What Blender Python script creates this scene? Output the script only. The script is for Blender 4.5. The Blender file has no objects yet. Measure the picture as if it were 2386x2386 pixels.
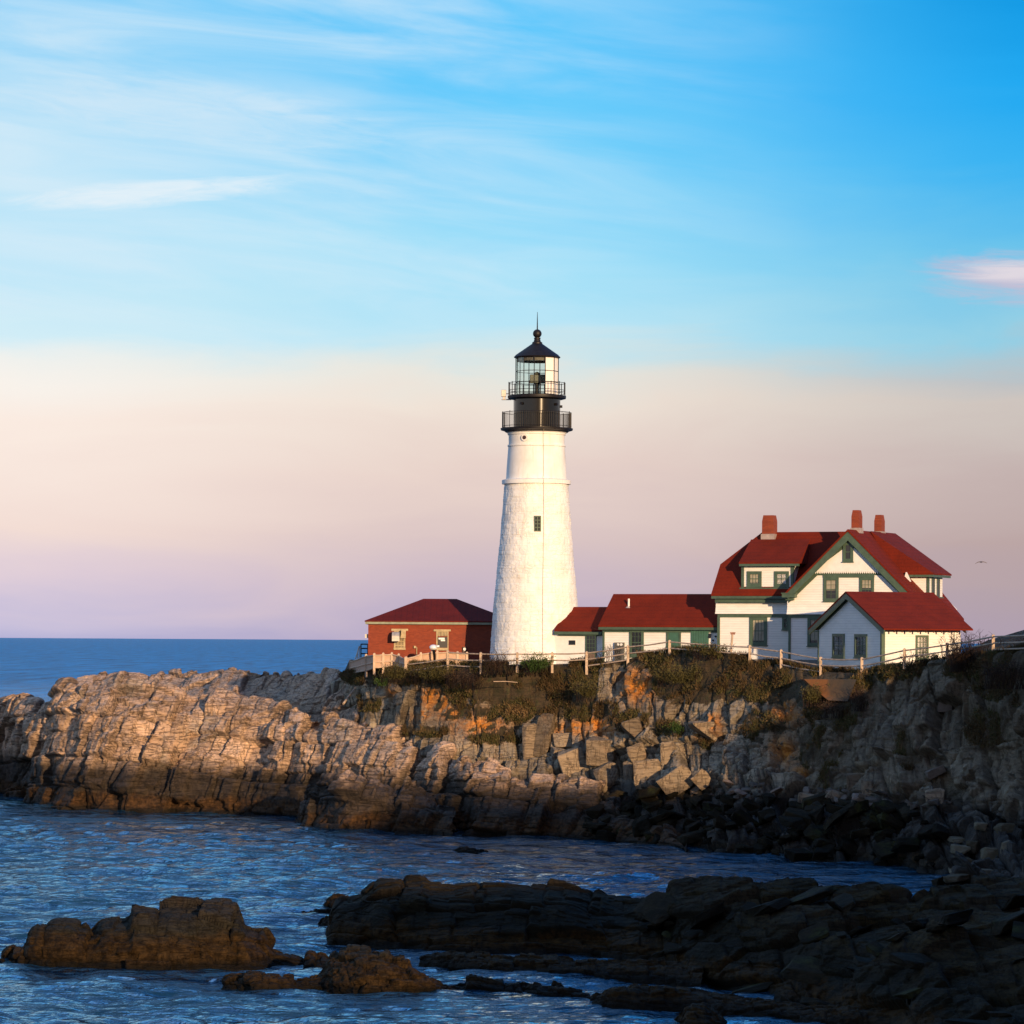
import bpy, bmesh, math, random
import numpy as np
from mathutils import Vector, Matrix
random.seed(7)
R = math.radians
C = bpy.context.scene.collection
SC = bpy.context.scene

# ------------------------------------------------------------------ camera, sky, sun, exposure
FPX, H, HOR, ROLL = 8060.0, 13.6, 1492.0, R(0.34)
cam_d = bpy.data.cameras.new('camera'); cam = bpy.data.objects.new('camera', cam_d); C.objects.link(cam)
cam_d.sensor_width = 36; cam_d.lens = 36 * FPX / 2386; cam_d.shift_y = (HOR - 1193) / 2386
cam_d.clip_start = 1; cam_d.clip_end = 200000
cam.matrix_world = Matrix.Translation((0, 0, H)) @ Matrix.Rotation(R(90), 4, 'X') @ Matrix.Rotation(ROLL, 4, 'Z')
SC.camera = cam
SC.view_settings.view_transform = 'Standard'; SC.view_settings.look = 'None'
SC.view_settings.exposure = 0.35; SC.view_settings.gamma = 1
SC.render.engine = 'CYCLES'
SC.cycles.use_denoising = True
SC.cycles.max_bounces = 6; SC.cycles.transparent_max_bounces = 12
SC.cycles.caustics_reflective = False; SC.cycles.caustics_refractive = False

SUN_AZ, SUN_EL = R(22), R(8.5)         # azimuth measured from straight behind the camera towards its right
sun_dir = Vector((math.sin(SUN_AZ) * math.cos(SUN_EL), -math.cos(SUN_AZ) * math.cos(SUN_EL), math.sin(SUN_EL)))
sd = bpy.data.lights.new('sun', 'SUN'); sun = bpy.data.objects.new('sun', sd); C.objects.link(sun)
sd.energy = 5.0; sd.angle = R(0.6); sd.color = (1.0, 0.68, 0.38)
sun.rotation_euler = sun_dir.to_track_quat('Z', 'Y').to_euler()

def lin(r, g, b):
    f = lambda c: (c / 255 / 12.92) if c / 255 <= 0.04045 else ((c / 255 + 0.055) / 1.055) ** 2.4
    return (f(r), f(g), f(b), 1)

class NT:
    """small node helper"""
    def __init__(s, nt): s.nt = nt; s.N = nt.nodes; s.L = nt.links
    def node(s, t, **kw):
        n = s.N.new(t)
        for k, v in kw.items(): setattr(n, k, v)
        return n
    def put(s, sock, v):
        if hasattr(v, 'is_output') or hasattr(v, 'links'): s.L.new(v, sock)
        elif v is not None: sock.default_value = v
    def math(s, op, a, b=None, c=None, clamp=False):
        n = s.node('ShaderNodeMath', operation=op, use_clamp=clamp)
        s.put(n.inputs[0], a)
        if b is not None: s.put(n.inputs[1], b)
        if c is not None: s.put(n.inputs[2], c)
        return n.outputs[0]
    def mix(s, f, a, b, mode='MIX'):
        n = s.node('ShaderNodeMix', data_type='RGBA', blend_type=mode)
        s.put(n.inputs[0], f); s.put(n.inputs[6], a); s.put(n.inputs[7], b)
        return n.outputs[2]
    def ramp(s, f, stops, interp='LINEAR'):
        n = s.node('ShaderNodeValToRGB'); cr = n.color_ramp; cr.interpolation = interp
        while len(cr.elements) < len(stops): cr.elements.new(0.5)
        for e, (p, c) in zip(cr.elements, stops): e.position = p; e.color = c if len(c) == 4 else (*c, 1)
        s.put(n.inputs[0], f); return n.outputs[0]
    def step(s, x, a, b):
        n = s.node('ShaderNodeMapRange', interpolation_type='SMOOTHSTEP')
        s.put(n.inputs[0], x); n.inputs[1].default_value = a; n.inputs[2].default_value = b
        return n.outputs[0]
    def noise(s, vec, scale, detail=4, rough=0.55, dist=0.0):
        n = s.node('ShaderNodeTexNoise'); s.put(n.inputs['Vector'], vec)
        n.inputs['Scale'].default_value = scale; n.inputs['Detail'].default_value = detail
        n.inputs['Roughness'].default_value = rough; n.inputs['Distortion'].default_value = dist
        return n.outputs['Fac']
    def mapv(s, vec, scale=(1, 1, 1), rot=(0, 0, 0)):
        n = s.node('ShaderNodeMapping'); s.put(n.inputs[0], vec); n.inputs['Scale'].default_value = scale
        n.inputs['Rotation'].default_value = rot; return n.outputs[0]
    def pos(s): return s.node('ShaderNodeNewGeometry').outputs['Position']
    def sep(s, v): n = s.node('ShaderNodeSeparateXYZ'); s.put(n.inputs[0], v); return n.outputs
    def comb(s, x, y, z): n = s.node('ShaderNodeCombineXYZ'); [s.put(n.inputs[i], v) for i, v in enumerate((x, y, z))]; return n.outputs[0]

world = bpy.data.worlds.new('World'); SC.world = world; world.use_nodes = True
def build_world():
    w = NT(world.node_tree); w.N.clear()
    d = w.node('ShaderNodeTexCoord').outputs['Generated']
    x, y, z = w.sep(d)[:3]
    az = w.math('ARCTAN2', x, y)                      # 0 straight ahead, + to the east side
    hz = w.math('SQRT', w.math('ADD', w.math('MULTIPLY', x, x), w.math('MULTIPLY', y, y)))
    el = w.math('ARCTAN2', z, hz)
    # long soft bands of thin cirrus, laid out by direction in the sky
    band = w.noise(w.comb(w.math('MULTIPLY', az, 5.5), w.math('MULTIPLY', el, 26), 3.1), 1.6, 6, 0.55, 0.6)
    el2 = w.math('ADD', el, w.math('MULTIPLY', w.math('SUBTRACT', band, 0.5), 0.030))
    T = 0.40
    def S(rows):
        return [(max(0.0, min(1, (((1490 - py) / 8060)) / T)), lin(*c)) for py, c in rows]
    extra = [(-500, (36, 160, 240)), (-1100, (52, 142, 222)), (-1700, (56, 128, 206))]
    left = S([(1495, (184, 182, 218)), (1450, (202, 194, 222)), (1370, (226, 208, 220)), (1220, (246, 224, 216)), (1020, (254, 238, 228)),
              (890, (252, 245, 238)), (835, (244, 244, 240)), (770, (212, 240, 250)), (640, (192, 233, 252)), (420, (186, 230, 252)), (250, (170, 222, 251)), (0, (112, 204, 252))] + extra)
    mid = S([(1495, (188, 174, 200)), (1400, (202, 184, 200)), (1250, (220, 198, 198)), (1100, (234, 212, 204)), (960, (242, 228, 216)),
             (880, (234, 232, 224)), (835, (212, 232, 236)), (770, (184, 231, 249)), (600, (160, 226, 252)), (400, (120, 212, 254)), (200, (96, 203, 255)), (0, (78, 198, 255))] + extra)
    right = S([(1495, (176, 160, 178)), (1400, (180, 162, 172)), (1250, (188, 166, 166)), (1100, (198, 180, 178)), (950, (208, 198, 192)),
               (870, (190, 194, 198)), (830, (174, 200, 212)), (770, (146, 208, 232)), (600, (104, 196, 238)), (400, (52, 180, 245)), (200, (22, 170, 244)), (0, (0, 156, 232))] + extra)
    e = w.math('DIVIDE', el2, T, clamp=True)
    def rr(st): return w.ramp(e, sorted(st, key=lambda t: t[0]))
    cl, cm, cr = rr(left), rr(mid), rr(right)
    a1 = w.step(az, -0.155, 0.0); a2 = w.step(az, 0.0, 0.155)
    col = w.mix(a2, w.mix(a1, cl, cm), cr)
    # cirrus veil, stronger on the west of the view and higher up
    veil = w.noise(w.comb(w.math('MULTIPLY', az, 5), w.math('ADD', w.math('MULTIPLY', el, 34), w.math('MULTIPLY', az, 4)), 0.7), 2.0, 6, 0.55, 0.6)
    vf = w.math('MULTIPLY', w.step(veil, 0.30, 0.80), w.math('MULTIPLY', w.step(el, 0.075, 0.10), w.math('SUBTRACT', 1.0, w.step(az, -0.06, 0.11))))
    col = w.mix(w.math('MULTIPLY', vf, 0.72), col, lin(222, 240, 251))
    def cloud(px, py, sx, sy, tilt, nz, thr, colr, amt, src):
        a0, e0 = (px - 1193) / 8060, (HOR - py) / 8060
        da, de = w.math('SUBTRACT', az, a0), w.math('SUBTRACT', el, e0)
        de = w.math('SUBTRACT', de, w.math('MULTIPLY', da, tilt))
        q = w.math('ADD', w.math('POWER', w.math('ABSOLUTE', w.math('DIVIDE', da, sx / 8060)), 2), w.math('POWER', w.math('ABSOLUTE', w.math('DIVIDE', de, sy / 8060)), 2))
        n = w.noise(w.comb(w.math('MULTIPLY', az, nz), w.math('MULTIPLY', w.math('SUBTRACT', el, w.math('MULTIPLY', az, tilt)), nz * 7), 1.3), 1.0, 8, 0.66, 0.9)
        m = w.math('MULTIPLY', w.step(w.math('ADD', w.math('SUBTRACT', 1.0, q), w.math('MULTIPLY', w.math('SUBTRACT', n, 0.5), 2.6)), thr, 1.35), w.step(q, 2.0, 0.6))
        return w.mix(w.math('MULTIPLY', m, amt), src, lin(*colr))
    col = cloud(2360, 655, 230, 66, -0.05, 40, -0.25, (200, 190, 212), 0.95, col)
    col = cloud(2380, 640, 200, 36, -0.03, 44, -0.1, (228, 220, 228), 0.95, col)
    col = cloud(360, 465, 330, 34, 0.09, 40, -0.3, (240, 247, 252), 0.75, col)
    col = cloud(430, 280, 480, 80, -0.10, 34, -0.3, (220, 238, 250), 0.6, col)
    # air glow round the low sun behind the viewer
    sdn = w.node('ShaderNodeVectorMath', operation='DOT_PRODUCT'); w.L.new(d, sdn.inputs[0]); sdn.inputs[1].default_value = sun_dir
    glow = w.math('POWER', w.math('MAXIMUM', sdn.outputs['Value'], 0.0), 6)
    col = w.mix(w.math('MULTIPLY', glow, 0.7), col, (1.0, 0.55, 0.25, 1))
    sky = w.node('ShaderNodeTexSky', sky_type='NISHITA'); sky.sun_disc = False
    sky.sun_elevation = SUN_EL; sky.sun_rotation = math.pi - SUN_AZ
    b1 = w.node('ShaderNodeBackground'); w.L.new(col, b1.inputs[0]); b1.inputs[1].default_value = 0.785
    b2 = w.node('ShaderNodeBackground'); w.L.new(sky.outputs[0], b2.inputs[0]); b2.inputs[1].default_value = 0.05
    ms = w.node('ShaderNodeMixShader'); ms.inputs[0].default_value = 0.04
    w.L.new(b1.outputs[0], ms.inputs[1]); w.L.new(b2.outputs[0], ms.inputs[2])
    o = w.node('ShaderNodeOutputWorld'); w.L.new(ms.outputs[0], o.inputs[0])
build_world()

# ------------------------------------------------------------------ helpers: pixel -> place, tags, meshes
cR, sR = math.cos(ROLL), math.sin(ROLL)
def ray(px, py):
    dx, dy = px - 1193.0, HOR - py
    return (dx * cR - dy * sR) / FPX, (dx * sR + dy * cR) / FPX
def at(px, py, Y):
    kx, kz = ray(px, py); return Vector((kx * Y, Y, H + kz * Y))
def water_Y(px, py):
    kx, kz = ray(px, py); return -H / kz
def proj(X, Y, Z):
    x, y = X / Y * FPX, (Z - H) / Y * FPX
    return 1193 + x * cR + y * sR, HOR - (-x * sR + y * cR)

def tag(o, label=None, cat=None, group=None, kind=None):
    if label: o['label'] = label
    if cat: o['category'] = cat
    if group: o['group'] = group
    if kind: o['kind'] = kind
    return o
def thing(name, label, cat, loc=(0, 0, 0), rz=0, group=None):
    o = bpy.data.objects.new(name, None); C.objects.link(o); o.location = loc; o.rotation_euler = (0, 0, rz)
    o.empty_display_size = 0.3
    return tag(o, label, cat, group)
def link(name, me, parent=None):
    o = bpy.data.objects.new(name, me); C.objects.link(o)
    if parent: o.parent = parent
    return o
def copy_tree(o, parent=None):
    c = o.copy(); C.objects.link(c)
    if parent: c.parent = parent
    for ch in list(o.children): copy_tree(ch, c)
    return c

class MB:
    def __init__(s): s.v = []; s.f = []
    def add(s, vs, fs):
        n = len(s.v); s.v += [tuple(p) for p in vs]; s.f += [tuple(i + n for i in f) for f in fs]
    def box(s, x0, x1, y0, y1, z0, z1):
        s.add([(x0, y0, z0), (x1, y0, z0), (x1, y1, z0), (x0, y1, z0), (x0, y0, z1), (x1, y0, z1), (x1, y1, z1), (x0, y1, z1)],
              [(0, 3, 2, 1), (4, 5, 6, 7), (0, 1, 5, 4), (1, 2, 6, 5), (2, 3, 7, 6), (3, 0, 4, 7)])
    def prism(s, poly, y0, y1):            # poly in (x, z), extruded along y
        n = len(poly)
        s.add([(x, y0, z) for x, z in poly] + [(x, y1, z) for x, z in poly],
              [tuple(range(n)), tuple(range(2 * n - 1, n - 1, -1))] + [(i, i + n, (i + 1) % n + n, (i + 1) % n) for i in range(n)])
    def slab(s, pts, t):                   # planar polygon thickened downwards by t
        n = len(pts)
        s.add(list(pts) + [(p[0], p[1], p[2] - t) for p in pts],
              [tuple(range(n)), tuple(range(2 * n - 1, n - 1, -1))] + [(i, i + n, (i + 1) % n + n, (i + 1) % n) for i in range(n)])
    def tube(s, pts, r, n=6, r1=None):
        pts = [Vector(p) for p in pts]; m = len(pts); rings = []
        for i, p in enumerate(pts):
            d = (pts[min(i + 1, m - 1)] - pts[max(i - 1, 0)]).normalized()
            a = d.orthogonal().normalized(); b = d.cross(a)
            rr = r if r1 is None else r + (r1 - r) * i / (m - 1)
            rings.append([p + a * rr * math.cos(t * 2 * math.pi / n) + b * rr * math.sin(t * 2 * math.pi / n) for t in range(n)])
        vs = [v for g in rings for v in g]
        fs = [(i * n + k, i * n + (k + 1) % n, (i + 1) * n + (k + 1) % n, (i + 1) * n + k) for i in range(m - 1) for k in range(n)]
        fs += [tuple(range(n - 1, -1, -1)), tuple(range((m - 1) * n, m * n))]
        s.add(vs, fs)
    def lathe(s, prof, n=48, a0=0, a1=2 * math.pi, cap=True):
        full = abs(a1 - a0 - 2 * math.pi) < 1e-6; k = n if full else n + 1
        vs = [(r * math.cos(a0 + (a1 - a0) * i / n), r * math.sin(a0 + (a1 - a0) * i / n), z) for r, z in prof for i in range(k)]
        fs = []
        for j in range(len(prof) - 1):
            for i in range(n):
                i2 = (i + 1) % k
                fs.append((j * k + i, j * k + i2, (j + 1) * k + i2, (j + 1) * k + i))
        if cap and full: fs += [tuple(range(k - 1, -1, -1)), tuple(range((len(prof) - 1) * k, len(prof) * k))]
        s.add(vs, fs)
    def build(s, name, mat, parent=None, smooth=False, bevel=0):
        me = bpy.data.meshes.new(name); me.from_pydata(s.v, [], s.f); me.materials.append(mat)
        bm = bmesh.new(); bm.from_mesh(me); bmesh.ops.recalc_face_normals(bm, faces=bm.faces); bm.to_mesh(me); bm.free()
        if smooth: me.shade_smooth()
        o = link(name, me, parent)
        if bevel:
            m = o.modifiers.new('bevel', 'BEVEL'); m.width = bevel; m.segments = 1; m.limit_method = 'ANGLE'
        return o

# numpy noise ------------------------------------------------------
def hsh(*a):
    h = np.zeros(np.broadcast(*a).shape, dtype=np.uint32)
    for i, x in enumerate(a):
        h = (h ^ (np.asarray(x).astype(np.int64).astype(np.uint32) * np.uint32([374761393, 668265263, 2246822519, 3266489917][i % 4]))) * np.uint32(2654435761)
        h = h ^ (h >> np.uint32(15))
    h = h * np.uint32(2246822519); h = h ^ (h >> np.uint32(13))
    return h.astype(np.float64) / 4294967295.0
def vnoise(x, y, z, seed=0):
    xi, yi, zi = np.floor(x), np.floor(y), np.floor(z)
    fx, fy, fz = x - xi, y - yi, z - zi
    fx, fy, fz = [f * f * (3 - 2 * f) for f in (fx, fy, fz)]
    r = 0
    for a in (0, 1):
        for b in (0, 1):
            for c in (0, 1):
                w = (fx if a else 1 - fx) * (fy if b else 1 - fy) * (fz if c else 1 - fz)
                r = r + w * hsh(xi + a, yi + b, zi + c, np.full_like(xi, seed))
    return r
def fbm(x, y, z, seed=0, o=4):
    r, a, t = 0, 1.0, 0
    for i in range(o):
        r = r + a * vnoise(x * 2 ** i, y * 2 ** i, z * 2 ** i, seed + i); t += a; a *= 0.5
    return r / t
def part1d(x, seed, jit=0.8):
    i = np.floor(x); f = x - i
    b = hsh(i, np.full_like(i, seed)) * jit
    idx = np.where(f >= b, i, i - 1)
    lo = idx + hsh(idx, np.full_like(i, seed)) * jit; hi = idx + 1 + hsh(idx + 1, np.full_like(i, seed)) * jit
    return idx, np.minimum(x - lo, hi - x), (x - lo) / np.maximum(hi - lo, 1e-6)
def blocks(X, Y, Z, dip, lean, hl, ws, wt, seed, warp=0.25):
    """jointed rock: irregular beds cut by joints; returns offset 0..1, distance to nearest joint in metres, tone"""
    sc = max(hl, ws)
    wx = (fbm(X / sc / 2.6, Y / sc / 2.6, Z / sc / 2.6, seed + 11, 2) - 0.5) * warp * sc * 2
    wz = (fbm(X / sc / 2.6, Y / sc / 2.6, Z / sc / 2.6, seed + 31, 2) - 0.5) * warp * sc * 1.2
    s = X * math.cos(dip) - Z * math.sin(dip) + Z * math.tan(lean) + wx
    b = Z * math.cos(dip) + X * math.sin(dip) + wz + 0.15 * Y
    t = Y + wx * 0.7 + 0.2 * X
    jb, db, fb = part1d(b / hl, seed)
    js, ds, fs = part1d(s / ws + hsh(jb, jb * 0 + seed) * 7.0, seed + 1)
    jt, dt, ft = part1d(t / wt + hsh(jb, js, jb * 0 + seed) * 5.0, seed + 2)
    off = hsh(jb, js, jt, jb * 0 + seed + 5)
    tilt = (hsh(jb, js, jt, jb * 0 + seed + 6) - 0.5) * (fs - 0.5) + (hsh(jb, js, jt, jb * 0 + seed + 7) - 0.5) * (fb - 0.5)
    d = np.minimum(np.minimum(db * hl, ds * ws), dt * wt)
    return off + tilt * 0.9, d, hsh(jb, js, jt, jb * 0 + seed + 9)

def grid_mesh(name, P, mat, attrs=None, parent=None, smooth=False):
    n, m = P.shape[:2]
    me = bpy.data.meshes.new(name)
    idx = np.arange(n * m).reshape(n, m)
    q = np.stack([idx[:-1, :-1], idx[1:, :-1], idx[1:, 1:], idx[:-1, 1:]], -1).reshape(-1, 4)
    me.vertices.add(n * m); me.vertices.foreach_set('co', P.reshape(-1).astype(np.float32))
    me.loops.add(q.size); me.loops.foreach_set('vertex_index', q.reshape(-1).astype(np.int32))
    me.polygons.add(len(q)); me.polygons.foreach_set('loop_start', np.arange(0, q.size, 4, dtype=np.int32))
    me.polygons.foreach_set('loop_total', np.full(len(q), 4, dtype=np.int32))
    me.update(); me.validate()
    for k, a in (attrs or {}).items():
        at_ = me.attributes.new(k, 'FLOAT', 'POINT'); at_.data.foreach_set('value', a.reshape(-1).astype(np.float32))
    me.materials.append(mat)
    if smooth: me.shade_smooth()
    return link(name, me, parent)
def tri_soup(name, V, mat, parent=None, tone=None):
    """V (n,3,3) triangles"""
    n = len(V); me = bpy.data.meshes.new(name)
    me.vertices.add(n * 3); me.vertices.foreach_set('co', V.reshape(-1).astype(np.float32))
    me.loops.add(n * 3); me.loops.foreach_set('vertex_index', np.arange(n * 3, dtype=np.int32))
    me.polygons.add(n); me.polygons.foreach_set('loop_start', np.arange(0, n * 3, 3, dtype=np.int32))
    me.polygons.foreach_set('loop_total', np.full(n, 3, dtype=np.int32)); me.update()
    if tone is not None:
        a = me.attributes.new('tone', 'FLOAT', 'FACE'); a.data.foreach_set('value', tone.astype(np.float32))
    me.materials.append(mat); return link(name, me, parent)

def resample(ctrl, nx, nt):
    """ctrl[row][col] -> dense grid (cols, rows) with arc-length spacing along each direction"""
    A = np.array(ctrl, dtype=float)                # rows, cols, 3
    def dens(A, n):                                # along axis 0
        seg = np.linalg.norm(np.diff(A, axis=0), axis=2).mean(axis=1) + 1e-3
        s = np.concatenate([[0], np.cumsum(seg)]); t = np.linspace(0, s[-1], n)
        out = np.empty((n,) + A.shape[1:])
        for j in range(A.shape[1]):
            for k in range(3): out[:, j, k] = np.interp(t, s, A[:, j, k])
        return out, t
    B, _ = dens(A, nt); B = np.transpose(B, (1, 0, 2)); D, _ = dens(B, nx)
    return D                                        # nx, nt, 3
def smooth_grid(P, it):
    for _ in range(it):
        Q = P.copy(); Q[1:-1] = (P[:-2] + 2 * P[1:-1] + P[2:]) / 4; P = Q
        Q = P.copy(); Q[:, 1:-1] = (P[:, :-2] + 2 * P[:, 1:-1] + P[:, 2:]) / 4; P = Q
    return P
def normals(P):
    N = np.cross(np.gradient(P, axis=0), np.gradient(P, axis=1))
    return N / (np.linalg.norm(N, axis=2, keepdims=True) + 1e-9)

# ------------------------------------------------------------------ materials
def base_mat(name):
    m = bpy.data.materials.new(name); m.use_nodes = True; n = NT(m.node_tree)
    b = [x for x in n.N if x.type == 'BSDF_PRINCIPLED'][0]
    return m, n, b
def bump(n, b, h, strength, dist):
    k = n.node('ShaderNodeBump'); n.put(k.inputs['Height'], h); k.inputs['Strength'].default_value = strength
    k.inputs['Distance'].default_value = dist; n.L.new(k.outputs[0], b.inputs['Normal'])
def simple(name, col, rough=0.6, var=0.15, scale=3, metal=0, bmp=0.0, bs=20, spec=0.5):
    m, n, b = base_mat(name); p = n.pos()
    f = n.noise(p, scale, 5)
    c2 = tuple(max(0, c * (1 - var * 2)) for c in col[:3]); c1 = tuple(min(1, c * (1 + var)) for c in col[:3])
    n.L.new(n.ramp(f, [(0.3, c2), (0.7, c1)]), b.inputs['Base Color'])
    b.inputs['Roughness'].default_value = rough; b.inputs['Metallic'].default_value = metal
    b.inputs['Specular IOR Level'].default_value = spec
    if bmp: bump(n, b, n.noise(p, bs, 4), bmp, 0.02)
    return m

def rock_mat(name, light, dark, kelp=(0.05, 0.032, 0.014), black=(0.018, 0.016, 0.014), tide=4.0, brown=2.0, dip=0.2, byobj=False, lw1=0.6, lw2=0.6, wobble=2.2):
    m, n, b = base_mat(name); p = n.pos(); x, y, z = n.sep(p)[:3]
    A = lambda k: n.node('ShaderNodeAttribute', attribute_name=k).outputs['Fac']
    tone, lich, veg, crk = A('tone'), A('lichen'), A('veg'), A('crack')
    if byobj: tone = n.node('ShaderNodeObjectInfo').outputs['Random']
    strata = n.noise(n.mapv(p, (0.5, 0.5, 3.2), (0, dip, 0)), 2.2, 6, 0.65, 0.3)
    fine = n.noise(n.mapv(p, (1, 1, 5), (0, dip, 0)), 7, 5, 0.7)
    big = n.noise(p, 0.35, 4)
    f = n.math('ADD', n.math('MULTIPLY', tone, 0.34), n.math('ADD', n.math('MULTIPLY', strata, 0.42), n.math('MULTIPLY', big, 0.34)))
    mid = tuple((a + c) / 2 for a, c in zip(light, dark))
    col = n.ramp(f, [(0.28, dark), (0.5, mid), (0.72, light), (0.92, tuple(min(1, c * 1.25) for c in light))])
    # rusty and grey weathering
    rust = n.step(n.noise(p, 0.9, 5, 0.6), 0.56, 0.7)
    L_ = light[0]; col = n.mix(n.math('MULTIPLY', rust, 0.45), col, (L_ * 0.62, L_ * 0.34, L_ * 0.17, 1))
    grey = n.step(n.noise(n.mapv(p, (1, 1, 0.4)), 0.6, 5, 0.6), 0.52, 0.68)
    col = n.mix(n.math('MULTIPLY', grey, 0.4), col, (L_ * 0.5, L_ * 0.48, L_ * 0.43, 1))
    col = n.mix(n.math('MULTIPLY', n.step(fine, 0.6, 0.75), 0.3), col, (L_ * 0.15, L_ * 0.13, L_ * 0.10, 1))
    # thin dark partings along the bedding and ragged cross joints
    v1 = n.noise(n.mapv(p, (0.33, 0.33, 2.6), (0, dip, 0)), 1.5, 5, 0.6, 0.25)
    v2 = n.noise(n.mapv(p, (2.0, 1.2, 0.30), (0, -0.16, 0)), 0.9, 4, 0.6, 0.3)
    l1 = n.math('SUBTRACT', 1.0, n.step(n.math('ABSOLUTE', n.math('SUBTRACT', v1, 0.5)), 0.004, 0.030))
    l2 = n.math('SUBTRACT', 1.0, n.step(n.math('ABSOLUTE', n.math('SUBTRACT', v2, 0.5)), 0.002, 0.014))
    lines = n.math('MAXIMUM', n.math('MULTIPLY', l1, lw1 / 0.62), n.math('MULTIPLY', l2, lw2 / 0.62))
    col = n.mix(n.math('MULTIPLY', lines, 0.62), col, (L_ * 0.13, L_ * 0.09, L_ * 0.07, 1))
    # darker colour along the joints
    col = n.mix(n.math('MULTIPLY', crk, 0.75), col, (0.035, 0.028, 0.022, 1))
    ln = n.math('MULTIPLY', lich, n.step(n.noise(p, 1.7, 5, 0.65), 0.34, 0.50))
    col = n.mix(ln, col, n.ramp(n.noise(p, 6, 3), [(0.3, (0.42, 0.13, 0.015)), (0.7, (0.66, 0.26, 0.04))]))
    soil = n.ramp(n.noise(p, 1.3, 5), [(0.3, (0.03, 0.028, 0.012)), (0.55, (0.075, 0.05, 0.026)), (0.75, (0.05, 0.062, 0.02))])
    vn = n.step(n.math('ADD', veg, n.math('MULTIPLY', n.math('SUBTRACT', n.noise(p, 0.9, 6, 0.65), 0.5), 2.4)), 0.42, 0.6)
    col = n.mix(vn, col, soil)
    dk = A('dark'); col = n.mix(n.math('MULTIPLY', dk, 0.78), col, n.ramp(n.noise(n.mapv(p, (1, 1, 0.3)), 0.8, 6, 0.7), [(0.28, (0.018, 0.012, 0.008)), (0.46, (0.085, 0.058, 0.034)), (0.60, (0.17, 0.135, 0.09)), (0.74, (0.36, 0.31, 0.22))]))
    # tide bands: black algae above, brown rockweed below
    wob = n.math('ADD', z, n.math('MULTIPLY', n.math('SUBTRACT', n.noise(n.mapv(p, (1, 1, 0.5)), 0.7, 5, 0.6), 0.5), wobble))
    bl = n.math('SUBTRACT', 1.0, n.step(wob, tide - 0.9, tide + 0.9))
    col = n.mix(n.math('MULTIPLY', bl, 0.93), col, n.ramp(n.noise(p, 2.5, 5), [(0.3, tuple(c * 0.55 for c in black)), (0.75, tuple(c * 2.0 for c in black))]))
    br = n.math('SUBTRACT', 1.0, n.step(wob, brown - 0.35, brown + 0.25))
    kc = n.ramp(n.noise(p, 3.1, 6, 0.65), [(0.35, tuple(c * 0.25 for c in kelp)), (0.55, kelp), (0.75, tuple(c * 1.7 for c in kelp))])
    col = n.mix(n.math('MULTIPLY', br, 0.92), col, kc)
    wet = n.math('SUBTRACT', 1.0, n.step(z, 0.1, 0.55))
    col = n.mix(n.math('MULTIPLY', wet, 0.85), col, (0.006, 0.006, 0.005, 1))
    n.L.new(col, b.inputs['Base Color'])
    n.put(b.inputs['Roughness'], n.math('SUBTRACT', 0.92, n.math('MULTIPLY', bl, 0.22)))
    b.inputs['Specular IOR Level'].default_value = 0.25 if light[0] > 0.2 else 0.07
    hgt = n.math('ADD', n.math('MULTIPLY', strata, 0.7), n.math('MULTIPLY', fine, 0.5))
    hgt = n.math('ADD', hgt, n.math('MULTIPLY', n.noise(p, 18, 4, 0.7), 0.12))
    hgt = n.math('SUBTRACT', hgt, n.math('MULTIPLY', lines, 0.5))
    bump(n, b, hgt, 0.9, 0.17)
    return m
M = {}
M['spit'] = rock_mat('tan_schist', (0.72, 0.49, 0.335), (0.30, 0.195, 0.125), kelp=(0.075, 0.036, 0.012), black=(0.010, 0.008, 0.006), tide=3.7, brown=1.3, dip=0.2, wobble=1.7)
M['cliff'] = rock_mat('cliff_rock', (0.42, 0.335, 0.23), (0.12, 0.092, 0.062), tide=3.9, brown=0.6, dip=0.1, lw1=0.28, lw2=0.85)
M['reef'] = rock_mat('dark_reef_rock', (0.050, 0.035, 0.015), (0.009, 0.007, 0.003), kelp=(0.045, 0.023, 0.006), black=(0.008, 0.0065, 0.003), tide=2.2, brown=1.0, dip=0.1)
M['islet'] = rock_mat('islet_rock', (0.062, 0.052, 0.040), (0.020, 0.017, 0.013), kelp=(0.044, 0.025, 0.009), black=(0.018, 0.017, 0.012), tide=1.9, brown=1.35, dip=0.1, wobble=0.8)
def boulder_mat(name, c0, c1, moss=0.0, kelp=False):
    m, n, b = base_mat(name); p = n.pos()
    inf = n.node('ShaderNodeObjectInfo').outputs['Random']
    f = n.math('ADD', n.math('MULTIPLY', inf, 0.5), n.math('MULTIPLY', n.noise(n.mapv(p, (1, 1, 2.5)), 3.2, 6, 0.65), 0.5))
    col = n.ramp(f, [(0.2, c0), (0.8, c1)])
    if moss: col = n.mix(n.math('MULTIPLY', n.step(n.noise(p, 0.55, 4), 0.55, 0.7), moss), col, (0.045, 0.05, 0.012, 1))
    if kelp: col = n.mix(n.math('MULTIPLY', n.step(n.noise(p, 1.3, 6, 0.7), 0.45, 0.6), 0.8), col, (0.008, 0.007, 0.004, 1))
    n.L.new(col, b.inputs['Base Color']); b.inputs['Roughness'].default_value = 0.85; b.inputs['Specular IOR Level'].default_value = 0.1
    bump(n, b, n.noise(n.mapv(p, (1, 1, 2.2)), 6, 6, 0.7), 0.7, 0.1)
    return m
M['b_dark'] = boulder_mat('weedy_boulder', (0.004, 0.0034, 0.002), (0.026, 0.020, 0.011), 0.5, True)
M['b_pale'] = rock_mat('pale_block', (0.34, 0.255, 0.17), (0.10, 0.075, 0.05), tide=3.2, brown=0.3, dip=0.9, byobj=True, lw1=0.3, lw2=0.6)
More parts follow.
